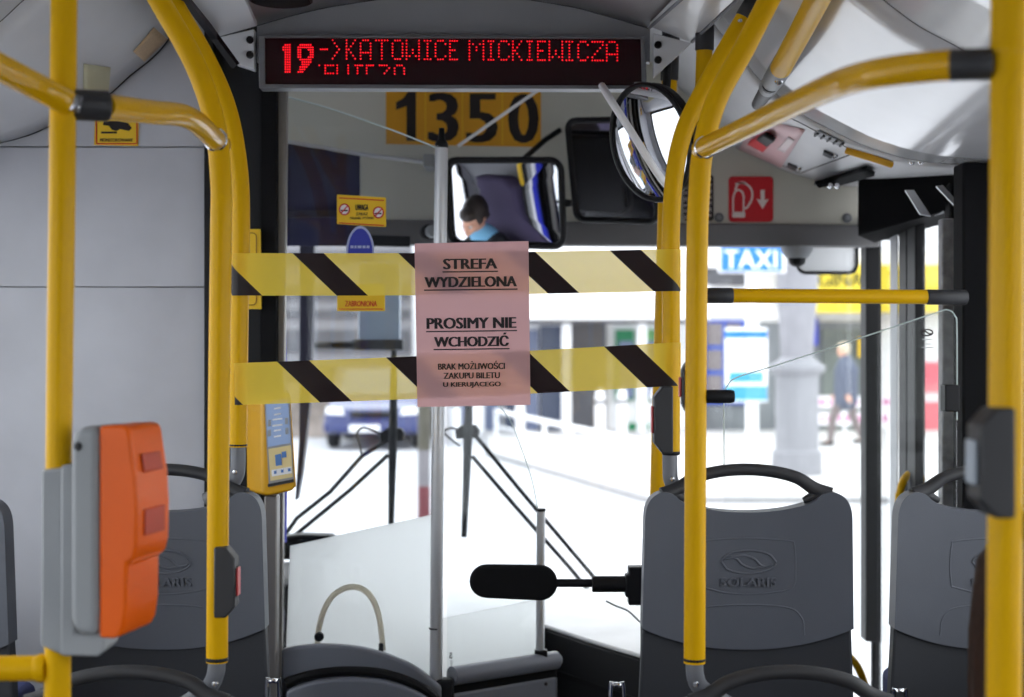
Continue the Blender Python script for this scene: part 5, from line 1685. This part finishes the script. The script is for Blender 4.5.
def sitting_person(name, label, hip, fwd, s, head_fwd, coat, trousers, hair_builder, hands_at=None, head_c=None, foot_z=0.0, shirt=None):
    """Seated figure; hip = point between the hip joints; fwd = the way the body faces."""
    f = Vector(fwd).normalized(); r = f.cross(Vector((0, 0, 1))).normalized(); u = Vector((0, 0, 1))
    hip = Vector(hip)
    def B(x, y, z): return hip + (r * x + f * y + u * z) * s
    t = thing(name, label, 'person', (hip.x, hip.y, foot_z))
    body = NB()
    hc = Vector(head_c) if head_c is not None else B(0, .02, .70)
    L, M = head_mesh(body, hc, head_fwd, s)
    neck0 = B(0, -.015, .50)
    capsule(body, [neck0, neck0.lerp(hc, .45), L(0, -.012, -.06)], [.062 * s, .055 * s, .056 * s])
    capsule(body, [B(0, 0, 0), B(0, -.02, .18), B(0, -.02, .36), B(0, -.015, .46)], [.145 * s, .125 * s, .145 * s, .10 * s], sq=(.72, 1.12), up=f)
    knees, ankles = [], []
    for sx in (-1, 1):
        k_ = B(sx * .11, .42, .02)
        a_ = Vector((k_.x, k_.y, foot_z + .09)) + f * .05 * s
        capsule(body, [B(sx * .09, 0, 0), B(sx * .10, .22, .025), k_], [.088 * s, .078 * s, .058 * s])
        capsule(body, [k_, k_.lerp(a_, .35) - f * .015, a_], [.056 * s, .056 * s, .036 * s])
        capsule(body, [a_ - f * .02 + u * -.03, a_ + f * .07 - u * .055, a_ + f * .16 - u * .062], [.036 * s, .036 * s, .026 * s])
        knees.append(k_); ankles.append(a_)
    arms = []
    for i, sx in enumerate((-1, 1)):
        sh = B(sx * .185, -.015, .43)
        ha = Vector(hands_at[i]) if hands_at else B(sx * .07, .27, .12)
        el = sh.lerp(ha, .52) + u * -.10 * s + r * sx * .05 * s
        capsule(body, [B(sx * .10, -.015, .44), sh], [.06 * s, .058 * s])
        capsule(body, [sh, sh.lerp(el, .5), el], [.056 * s, .048 * s, .040 * s])
        capsule(body, [el, el.lerp(ha, .4), ha], [.040 * s, .038 * s, .027 * s])
        hand(body, ha, (ha - el), (-u if not hands_at else (f * .4 - u * .6)), s, .55)
        arms.append((sh, el, ha))
    fused('body', body, M_SKIN, t, .0065)
    eyes(t, L, M, s)
    cl = NB()
    capsule(cl, [B(0, 0, .0), B(0, -.02, .18), B(0, -.02, .36), B(0, -.015, .475)], [.158 * s, .146 * s, .172 * s, .115 * s], sq=(.76, 1.2), up=f)
    for i, sx in enumerate((-1, 1)):
        sh, el, ha = arms[i]
        capsule(cl, [B(sx * .04, -.015, .455), sh], [.078 * s, .064 * s])
        capsule(cl, [sh, sh.lerp(el, .5), el], [.064 * s, .058 * s, .052 * s])
        capsule(cl, [el, el.lerp(ha, .5), el.lerp(ha, .94)], [.053 * s, .048 * s, .040 * s])
    fused('jacket', cl, coat, t, .009)
    if shirt:
        c = NB()
        nk = neck0.lerp(hc, .12)
        capsule(c, [B(0, -.012, .46), nk + (hc - neck0) * .12, neck0.lerp(hc, .42)], [.088 * s, .078 * s, .069 * s])
        fused('shirt_collar', c, shirt, t, .006)
    tr = NB()
    for i, sx in enumerate((-1, 1)):
        capsule(tr, [B(sx * .08, 0, 0), B(sx * .10, .22, .02), knees[i]], [.108 * s, .092 * s, .070 * s])
        capsule(tr, [knees[i], knees[i].lerp(ankles[i], .5), ankles[i]], [.069 * s, .064 * s, .056 * s])
    fused('trousers', tr, trousers, t, .009)
    for i in range(2):
        a_ = ankles[i]
        sh_ = NB()
        capsule(sh_, [a_ - f * .035 - u * .035, a_ + f * .06 - u * .045, a_ + f * .175 - u * .052], [.046 * s, .044 * s, .036 * s], sq=(.95, 1.05), up=u)
        fused('shoe', sh_, M_SHOE, t, .008)
    hair_builder(t, L, M, s)
    return t

def short_hair(t, L, M, s):
    b = NB()
    def el(x, y, z, rx, ry, rz):
        m4 = Matrix.Translation(L(x, y, z)) @ M.to_4x4() @ Matrix.Diagonal((rx * s, ry * s, rz * s, 1))
        bmesh.ops.create_uvsphere(b, u_segments=18, v_segments=12, radius=1, matrix=m4)
    el(0, -.022, .052, .086, .098, .080)
    el(0, .050, .078, .062, .042, .034)
    el(0, -.058, -.010, .070, .052, .070)
    for sx in (-1, 1):
        el(sx * .070, .012, .022, .014, .030, .040)
        el(sx * .072, .026, -.008, .008, .010, .026)
    fused('hair', b, M_HAIRD, t, .006, 2)

def long_hair(t, L, M, s):
    rnd = random.Random(3)
    b = NB()
    def el(x, y, z, rx, ry, rz):
        m4 = Matrix.Translation(L(x, y, z)) @ M.to_4x4() @ Matrix.Diagonal((rx * s, ry * s, rz * s, 1))
        bmesh.ops.create_uvsphere(b, u_segments=20, v_segments=14, radius=1, matrix=m4)
    el(0, -.015, .045, .088, .104, .085)
    el(0, -.060, -.02, .080, .055, .10)
    for i in range(30):
        a = math.radians(-205 + 230 * i / 29)
        x, y = .084 * math.cos(a), -.012 + .092 * math.sin(a)
        out = 1.12 + .12 * rnd.random()
        capsule(b, [L(x * .9, y * .9, .06), L(x * 1.06, y * 1.06, -.05), L(x * out, y * out - .01, -.20), L(x * (out + .10 * rnd.random()), y * out - .015, -.34 - .08 * rnd.random())], [.018 * s, .021 * s, .019 * s, .006 * s], n=8)
    fused('hair', b, M_HAIRB, t, .0055, 1)

# the driver, seen in the interior mirror
hipD = HEAD + Vector((.01, -.05, -.71))
drv_seat_z = hipD.z
driver = sitting_person('person', 'dark-haired driver in black jacket and light blue shirt, seen only in the interior mirror', hipD, (0, 1, 0), 1.0, (.18, .97, -.18), M_NAVYJ, M_JEANS, short_hair,
                        hands_at=[(-1.13, 4.50, 1.02), (-.79, 4.50, 1.02)], head_c=HEAD, foot_z=hipD.z - .50, shirt=M_SHIRT)
ds = thing('driver_chair', 'purple fabric driver seat with black shell inside the cab', 'seat', (hipD.x, hipD.y - .05, 0.0))
M_PURPLE = mat('purple_fabric', (66, 58, 86), .9, bump=.4)
bm = NB()
prism(bm, [Vector((hipD.x + a, hipD.y - .235, hipD.z + b)) for a, b in ((-.22, -.10), (.22, -.10), (.27, .15), (.27, .45), (.22, .62), (.20, .88), (.12, .96), (-.12, .96), (-.20, .88), (-.22, .62), (-.27, .45), (-.27, .15))], (0, .10, 0))
finish('backrest', bm, M_PURPLE, ds, bevel=.035, seg=4)
finish('cushion', box(NB(), (hipD.x, hipD.y + .10, hipD.z - .16), (.50, .54, .13)), M_PURPLE, ds, bevel=.04, seg=4)
finish('pedestal', box(NB(), (hipD.x, hipD.y + .05, (hipD.z - .23) / 2), (.34, .36, hipD.z - .235)), M_BLACK, ds, bevel=.01)
struct(finish('trim_21', box2(NB(), -1.455, -.62, 4.46, 4.975, .605, .605 + .09), M_DASHD, bevel=.02))
slab('trim_22', -1.45, -.55, 4.28, 4.69, 0.002, hipD.z - .50, M_CHARCOAL)
sw = thing('steering_wheel', 'black steering wheel held by the driver', 'steering wheel', (-.96, 4.52, .98))
c = Vector((-.96, 4.545, 1.0)); nr = Vector((0, -.5, .86)); uu = Vector((1, 0, 0)); vv = nr.cross(uu)
finish('rim', tube(NB(), [c + uu * .215 * math.cos(a / 40 * math.tau) + vv * .215 * math.sin(a / 40 * math.tau) for a in range(40)], .014, 12, closed=True), M_BLACK, sw)
for a in (90, 210, 330):
    finish('spoke', tube(NB(), [c - nr * .02, c + (uu * math.cos(math.radians(a)) + vv * math.sin(math.radians(a))) * .205], [.018, .012], 10), M_BLACK, sw)
finish('hub', lathe(NB(), [(.05, -.02), (.06, -.005), (.05, .008), (0, .012)], c - nr * .015, nr, 20), M_BLACK, sw)
finish('column', tube(NB(), [c - nr * .03, c - nr * .34], .03, 12), M_BLACK, sw)
# rolls added on the cab's rear wall to give the mirror its partition stripes
cu = thing('partition_stripes', 'blue, white and grey rolls standing for partition stripes, seen in the mirror', 'stripes', (-.67, 3.875, .9))
for i, (mm, x0) in enumerate(((mat('stripe_blue', (40, 50, 190), .8), 0), (M_WHITE, 1), (M_GREYBOXD, 2), (M_CHARCOAL, 3), (M_STICK, 4))):
    bm = NB()
    x = -.735 + .034 * (4 - x0)
    tube(bm, [(x, 3.875, 2.1), (x - .004, 3.88, 1.6), (x + .003, 3.875, 1.2), (x, 3.875, .9)], .0168, 12, sq=(1, 1))
    finish('stripe_roll', bm, mm, cu)

# passenger with long brown hair in the low seat behind the thick pole
pas = sitting_person('person', 'seated passenger with long brown hair, mostly hidden behind the thick pole', (.745, 2.02, .47), (0, 1, 0), .88, (0, 1, -.12), M_NAVYJ, M_JEANS, long_hair, head_c=(.722, 2.06, 1.055), foot_z=0.0)

# ------------------------------------------------------------------ the street outside
M_ASPH = mat('pale_asphalt', (196, 196, 200), .85, var=.06, scale=.8)
M_PAVE = mat('pale_paving', (206, 204, 204), .85, var=.05, scale=2)
M_KERB = mat('kerb_stone', (150, 149, 150), .85)
slab('ground', -60, 60, -30, 90, GZ - .1, GZ, M_ASPH)
bm = NB()
prism(bm, [(x, y, GZ + .001) for x, y in ((-.3, 24.5), (1.6, 17.2), (60, 15.0), (60, 60), (-2, 60))], (0, 0, .05))
struct(finish('sidewalk', bm, M_PAVE))
struct(finish('kerb', prism(NB(), [(x, y, GZ + .001) for x, y in ((-.45, 24.5), (-.3, 24.5), (1.6, 17.2), (60, 15.0), (60, 14.8), (1.5, 17.0))], (0, 0, .06)), M_KERB))

M_PLASTER = mat('white_plaster', (228, 228, 230), .8)
M_SHOPGREY = mat('shop_grey', (86, 86, 92), .6, var=.2, scale=1.5)  # one grey shared by shop windows, bands and bollard rings
M_SHOPBLUE = mat('blue_shop_frame', (40, 78, 180), .5)
M_GREEN = mat('green_shop_panel', (14, 122, 76), .5)
M_GREENL = mat('light_green_panel', (96, 158, 90), .5)
M_PALEBLUE = mat('pale_blue_glass', (112, 122, 152), .3)
M_SHOPDARK = mat('dark_shop_glass', (64, 74, 98), .25)
YB1 = 31.0
def rect3(px0, px1, py0, py1, Y, d):
    a, b = P(px0, py0, Y), P(px1, py1, Y)
    return box2(NB(), a.x, b.x, Y - d, Y, b.z, a.z)
gzp = CY + 1.75 * F / YB1
def shop(name, label, px0, px1, top, Y=YB1):
    t = thing(name, label, 'building', (P((px0 + px1) / 2, 0, Y).x, Y + 3, GZ))
    a, b = P(px0, top, Y), P(px1, 0, Y)
    finish('wall', box2(NB(), a.x, b.x, Y + .3, Y + 8, GZ, a.z), M_PLASTER, t)
    return t
base = CY + 1.75 * F / YB1 - .6
bA = shop('shop_building', 'white shop building with a broad white canopy and green-framed window', 412, 700, 120)
finish('canopy', rect3(430, 700, 288, 321, YB1, 1.6), M_PLASTER, bA)
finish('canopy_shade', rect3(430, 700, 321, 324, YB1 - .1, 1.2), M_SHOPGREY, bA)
for a, b, c, d, mm, nm in ((540, 562, 326, base, M_SHOPDARK, 'window'), (571, 606, 324, base, M_SHOPGREY, 'window'), (615, 634, 330, 400, M_GREEN, 'window_frame'), (640, 668, 330, 400, M_GREENL, 'window_frame'),
                           (505, 522, 385, base, M_SHOPDARK, 'window'), (526, 538, 330, base, M_PALEBLUE, 'window'), (628, 660, 423, base, M_GREEN, 'base_panel'), (455, 500, 330, base, M_PALEBLUE, 'window')):
    f = finish(nm, rect3(a, b, c, d, YB1 + .3, .12), mm, bA)
    if nm == 'window_frame':
        finish('pane', rect3(a + 4, b - 1, c + 11, d - 2, YB1 + .2, .06), M_PALEBLUE, f)
for px in (566, 641, 520, 480):
    finish('column', rect3(px - 4.5, px + 4.5, 321, base, YB1 - .9, .3), M_WHITE, bA)
bB = shop('shop_building', 'grey shop with yellow fascia lettered GINAL and blue-framed shop window', 701, 1000, 150)
finish('fascia', rect3(783, 960, 266, 313, YB1, .5), mat('yellow_fascia', (214, 190, 40), .5), bB)
pf, fu, fv = on(YB1 - .51)
bm = NB()
text_into(bm, 'GINAL', pf, fu(818), fu(872), fv(287), fv(272), d=.004, bold=.012)
finish('fascia_lettering', bm, mat('olive_ink', (84, 80, 14), .6), bB)
finish('upper_band', rect3(701, 960, 252, 268, YB1 + .2, .3), M_WHITE, bB)
finish('grey_band', rect3(701, 745, 268, 286, YB1 + .3, .1), M_SHOPGREY, bB)
finish('shop_front', rect3(703, 872, 322, base, YB1 + .3, .1), mat('grey_shop_front', (108, 112, 116), .5, var=.25, scale=1.2), bB)
fw = finish('window_frame', rect3(704, 746, 320, 404, YB1 + .2, .1), M_SHOPBLUE, bB)
for (a, b) in ((706, 722), (726, 741)):
    for (c, d) in ((323, 345), (350, 370), (375, 400)):
        finish('pane', rect3(a, b, c, d, YB1 + .1, .05), mat('brownish_glass', (112, 104, 106), .3) if 'brownish_glass' not in MATS else MATS['brownish_glass'], fw)
finish('doorway', rect3(822, 866, 330, base, YB1 + .2, .08), mat('shop_interior_grey', (92, 98, 94), .6, var=.3, scale=1.5), bB)
for k_, (y0, y1) in enumerate(((362, 392), (402, 432))):
    finish('red_poster', rect3(922, 948, y0, y1, YB1 + .3, .1), mat('faded_red_print', (214, 90, 104), .6) if k_ == 0 else MATS['faded_red_print'], bB)
finish('poster', rect3(806, 817, 318, 345, YB1 + .2, .1), MATS['royal_blue_print'], bB)
finish('poster', rect3(858, 866, 338, 357, YB1 + .1, .1), M_STICK, bB)

bL = thing('far_building', 'pale building with grey window bands beyond the driver-side mirror', 'building', (P(300, 0, 38).x, 42, GZ))
a, b = P(60, 215, 38), P(412, 0, 38)
finish('wall', box2(NB(), a.x, b.x, 38.3, 46, GZ, 5.2), mat('grey_plaster', (140, 138, 142), .8), bL)
for y0, y1 in ((252, 262), (285, 300), (310, 318), (330, 352), (366, 384)):
    finish('window_band', rect3(70, 410, y0, y1, 38.3, .1), M_SHOPGREY, bL)
sw_ = tag(finish('stone_wall', rect3(180, 436, 384, 436, 30.0, .5), mat('rough_stone', (150, 140, 134), .9, var=.45, scale=2.2), bevel=.03), 'low brownish stone wall behind the parked blue car', 'wall')
sw_.data.update()
sw_.location.z = GZ

# blue car facing the bus
YCAR = 25.8
cx = P(372, 0, YCAR).x
car = thing('car', 'dark blue car facing the bus in front of the stone wall', 'car', (cx, YCAR + 1.9, GZ))
M_CARB = mat('dark_blue_car_paint', (30, 42, 100), .25, coat=.6)
hw = .84
prof = [(0, .30), (-.02, .52), (.10, .70), (.95, .88), (1.65, 1.40), (2.9, 1.45), (3.7, 1.05), (3.95, .92), (3.98, .32), (3.3, .22), (.5, .22)]
finish('body', prism(NB(), [(cx - hw, YCAR + a, GZ + b) for a, b in prof], (2 * hw, 0, 0)), M_CARB, car, bevel=.10, seg=4)
finish('windscreen', prism(NB(), [(cx + x, YCAR + y - .012, GZ + z) for x, y, z in ((-.70, 1.02, .93), (.70, 1.02, .93), (.60, 1.58, 1.36), (-.60, 1.58, 1.36))], (0, .01, .004)), mat('car_glass', (150, 165, 190), .1), car)
for sx in (-1, 1):
    finish('headlight', prism(NB(), [(cx + sx * x, YCAR + y, GZ + z) for x, y, z in ((.48, -.015, .60), (.80, .03, .62), (.80, .07, .74), (.52, .03, .72))], (0, .06, 0)), M_WHITE, car, bevel=.01)
    finish('side_mirror', box(NB(), (cx + sx * .94, YCAR + 1.2, GZ + .98), (.18, .10, .13)), M_CARB, car, bevel=.03)
    for y in (.75, 3.2):
        finish('wheel', lathe(NB(), [(0, -.10), (.28, -.10), (.31, -.06), (.31, .06), (.28, .10), (0, .10)], (cx + sx * .74, YCAR + y, GZ + .31), (1, 0, 0), 22), M_BLACK, car)
finish('bumper', box(NB(), (cx, YCAR - .02, GZ + .40), (1.66, .14, .18)), M_CARB, car, bevel=.04)
finish('number_plate', box(NB(), (cx - .12, YCAR - .10, GZ + .38), (.52, .02, .12)), M_WHITE, car)
finish('grille', box(NB(), (cx, YCAR - .005, GZ + .62), (.75, .06, .10)), M_BLACK, car, bevel=.01)

t = thing('reflection_post', 'slim brown, grey and red post standing for a reflection in the cab glass edge', 'post', tuple(P(424, 522, 15.2)))  # post added to stand in for a reflection in the cab glass edge
for nm, y0, y1, mm in (('upper_reflection', 404, 450, mat('reflection_brown', (74, 70, 58), .7, var=.3, scale=8)), ('middle_reflection', 450, 486, mat('reflection_grey', (112, 108, 112), .7)), ('foot', 486, 521, mat('reflection_red', (92, 26, 36), .6))):
    a = P(424, y1, 15.2); b = P(424, y0, 15.2)
    finish(nm, lathe(NB(), [(.060, 0), (.064, .01), (.064, (b.z - a.z) - .01), (.060, b.z - a.z)], a, (0, 0, 1), 18), mm, t)

# TAXI sign on its pole
YT_ = 19.9
tx_ = thing('taxi_sign', 'blue and white TAXI sign on a pale pole with a timetable board', 'sign', (P(752, 0, YT_).x, YT_, GZ))
finish('post', tube(NB(), [(P(752, 0, YT_).x, YT_, GZ), P(752, 262, YT_)], .085, 14), M_WHITE, tx_)
M_TAXI = mat('taxi_blue', (8, 112, 196), .4)
sg = finish('sign_plate', rect3(718, 785, 244, 273, YT_ - .1, .06), M_WHITE, tx_, bevel=.01)
finish('blue_field', rect3(721, 782, 246, 271, YT_ - .165, .012), M_TAXI, sg)
pt_, tu, tv = on(YT_ - .18)
bm = NB()
text_into(bm, 'TAXI', pt_, tu(724), tu(777), tv(268.5), tv(250), d=.002, bold=.003)
finish('lettering', bm, M_WHITE, sg, smooth=False)
bd = finish('timetable_board', rect3(725, 767, 328, 402, YT_ - .1, .05), M_WHITE, tx_, bevel=.01)
finish('board_band', rect3(725, 767, 331, 338, YT_ - .152, .01), M_TAXI, bd)
finish('board_band', rect3(725, 767, 386, 400, YT_ - .152, .01), mat('aqua_print', (60, 150, 184), .5), bd)
bm = NB()
finish('board_image', rect3(729, 763, 372, 382, YT_ - .152, .01), MATS['aqua_print'], bd)

# stout pale lamp column
YL = 20.3
lx = P(797, 0, YL).x
sL = YL / F
def lh(py): return (CY - py) * sL + ZC - GZ
M_COLUMN = mat('pale_column_paint', (140, 140, 146), .6)
lc = thing('lamp_column', 'stout white lamp column with a moulded collar on the pavement', 'column', (lx, YL, GZ))
finish('shaft', lathe(NB(), [(15 * sL, lh(366)), (18 * sL, lh(320)), (21 * sL, lh(290)), (20 * sL, lh(240)), (17 * sL, lh(120))], (lx, YL, GZ), (0, 0, 1), 28), M_COLUMN, lc)
finish('collar', lathe(NB(), [(22 * sL, lh(376)), (28 * sL, lh(370)), (28 * sL, lh(366)), (20 * sL, lh(361)), (15 * sL, lh(356))], (lx, YL, GZ), (0, 0, 1), 28), M_COLUMN, lc)
finish('pedestal', lathe(NB(), [(25 * sL, .055), (25 * sL, lh(452)), (21.5 * sL, lh(448)), (21.5 * sL, lh(376)), (10 * sL, lh(375))], (lx, YL, GZ), (0, 0, 1), 28), M_COLUMN, lc)

# white ramp railing
rl = thing('ramp_railing', 'long white railing sloping along the pavement beyond the windscreen', 'railing', (P(560, 0, 24).x, 24, GZ))
ra, rb = P(496, 411, 27), P(632, 440, 22.4)
finish('handrail', tube(NB(), [ra, rb], .045, 10), M_WHITE, rl)
finish('lower_rail', tube(NB(), [ra + Vector((0, 0, -.28)), rb + Vector((0, 0, -.2))], .025, 8), M_WHITE, rl)
for k_ in range(6):
    p = ra.lerp(rb, k_ / 5)
    finish('post', tube(NB(), [Vector((p.x, p.y, GZ + .05)), p], .035, 8), M_WHITE, rl)
for k_, (px, Y) in enumerate(((455, 27.5), (474, 28.5), (600, 29), (622, 29.3), (655, 29.5))):
    t = thing('white_bollard', 'white bollard %s' % ('nearest the metal pole', 'second from the metal pole', 'third from the metal pole', 'fourth from the metal pole', 'beside the curved yellow pole')[k_], 'bollard', (P(px, 0, Y).x, Y, GZ + .05), 'white bollards')
    finish('post', lathe(NB(), [(.10, 0), (.10, .75), (.085, .80), (.085, .84), (.06, .92), (0, .94)], (P(px, 0, Y).x, Y, GZ + .05), (0, 0, 1), 16), M_WHITE, t)
    finish('band', lathe(NB(), [(.104, 0), (.104, .07)], (P(px, 0, Y).x, Y, GZ + .68), (0, 0, 1), 16), M_SHOPGREY, t)
# pink and white banner barrier behind the pedestrian
bn = thing('banner_barrier', 'low white barrier with pink lettering behind the walking pedestrian', 'barrier', (P(845, 0, 27.5).x, 27.5, GZ + .05))
for y0, y1 in ((396, 408), (412, 425)):
    f = finish('banner', rect3(800, 890, y0, y1, 27.5, .04), M_WHITE, bn)
    x = 804
    rr = random.Random(int(y0))
    while x < 886:
        w_ = 3 + rr.random() * 5
        finish('print', rect3(x, x + w_, y0 + 3, y1 - 3, 27.455, .01), M_PINKP if 'M_PINKP' in globals() else globals().setdefault('M_PINKP', mat('pink_print', (206, 130, 170), .6)), f)
        x += w_ + 3
for px in (802, 845, 888):
    finish('post', tube(NB(), [(P(px, 0, 27.5).x, 27.53, GZ + .05), P(px, 393, 27.53)], .03, 8), M_WHITE, bn)

# pedestrian walking past
def walker(name, label, x, y, z0, h, face, coat, trousers):
    s = h / 1.72
    f = Vector(face).normalized(); r = f.cross(Vector((0, 0, 1))).normalized(); u = Vector((0, 0, 1))
    o0 = Vector((x, y, z0))
    def B(a, b, c): return o0 + (r * a + f * b + u * c) * s
    t = thing(name, label, 'person', (x, y, z0))
    body = NB()
    hc = B(0, .05, 1.60)
    L, M = head_mesh(body, hc, f + Vector((0, 0, -.1)), s * .98)
    capsule(body, [B(0, 0, 1.40), B(0, .02, 1.47), L(0, -.01, -.05)], [.06 * s, .055 * s, .055 * s])
    capsule(body, [B(0, 0, .92), B(0, 0, 1.10), B(0, -.01, 1.28), B(0, 0, 1.39)], [.14 * s, .125 * s, .15 * s, .10 * s], sq=(.72, 1.12), up=f)
    legs = []
    for sx, dy in ((-1, .24), (1, -.26)):
        hip, kn = B(sx * .09, 0, .90), B(sx * .09, dy * .55 + .06, .49)
        an = B(sx * .09, dy, .09 + (.05 if dy < 0 else 0))
        capsule(body, [hip, hip.lerp(kn, .5), kn], [.09 * s, .08 * s, .058 * s])
        capsule(body, [kn, kn.lerp(an, .4), an], [.056 * s, .055 * s, .036 * s])
        capsule(body, [an, an + f * .12 * s - u * .05 * s], [.035 * s, .03 * s])
        legs.append((hip, kn, an))
    arms = []
    for sx, dy in ((-1, -.18), (1, .20)):
        sh, el, ha = B(sx * .19, 0, 1.37), B(sx * .23, dy * .35 - .03, 1.10), B(sx * .22, dy + .05, .88)
        capsule(body, [B(sx * .1, 0, 1.38), sh], [.06 * s, .058 * s])
        capsule(body, [sh, sh.lerp(el, .5), el], [.055 * s, .048 * s, .040 * s])
        capsule(body, [el, el.lerp(ha, .4), ha], [.040 * s, .038 * s, .027 * s])
        hand(body, ha, ha - el, r * -sx, s, .5)
        arms.append((sh, el, ha))
    fused('body', body, M_SKIN, t, .010, 2)
    c = NB()
    capsule(c, [B(0, 0, .80), B(0, 0, 1.05), B(0, -.01, 1.28), B(0, 0, 1.41)], [.225 * s, .215 * s, .225 * s, .13 * s], sq=(.85, 1.12), up=f)
    for sh, el, ha in arms:
        capsule(c, [sh.lerp(B(0, 0, 1.38), .4), sh], [.08 * s, .08 * s])
        capsule(c, [sh, el], [.078 * s, .062 * s]); capsule(c, [el, el.lerp(ha, .92)], [.060 * s, .046 * s])
    fused('jacket', c, coat, t, .012, 2)
    c = NB()
    for hip, kn, an in legs:
        capsule(c, [hip, kn], [.105 * s, .075 * s]); capsule(c, [kn, an], [.072 * s, .055 * s])
    fused('trousers', c, trousers, t, .012, 2)
    for hip, kn, an in legs:
        c = NB()
        capsule(c, [an - u * .03 * s - f * .04 * s, an + f * .15 * s - u * .05 * s], [.045 * s, .036 * s])
        fused('shoe', c, M_SHOE, t, .010, 2)
    b = NB()
    for q in ((0, -.022, .052, .086, .098, .080), (0, .050, .078, .062, .042, .034), (0, -.058, -.010, .070, .052, .070)):
        bmesh.ops.create_uvsphere(b, u_segments=16, v_segments=12, radius=1, matrix=Matrix.Translation(L(*q[:3])) @ M.to_4x4() @ Matrix.Diagonal((q[3] * s, q[4] * s, q[5] * s, 1)))
    fused('hair', b, mat('fair_hair', (196, 182, 160), .7), t, .010, 2)
    return t
YPD = 26.0
walker('person', 'pedestrian in a grey-blue quilted jacket walking by the shop with yellow fascia', P(846, 0, YPD).x, YPD, GZ + .05, 1.80, (-.75, .55, 0), M_GREYJ, mat('tan_grey_trousers', (120, 110, 110), .9))
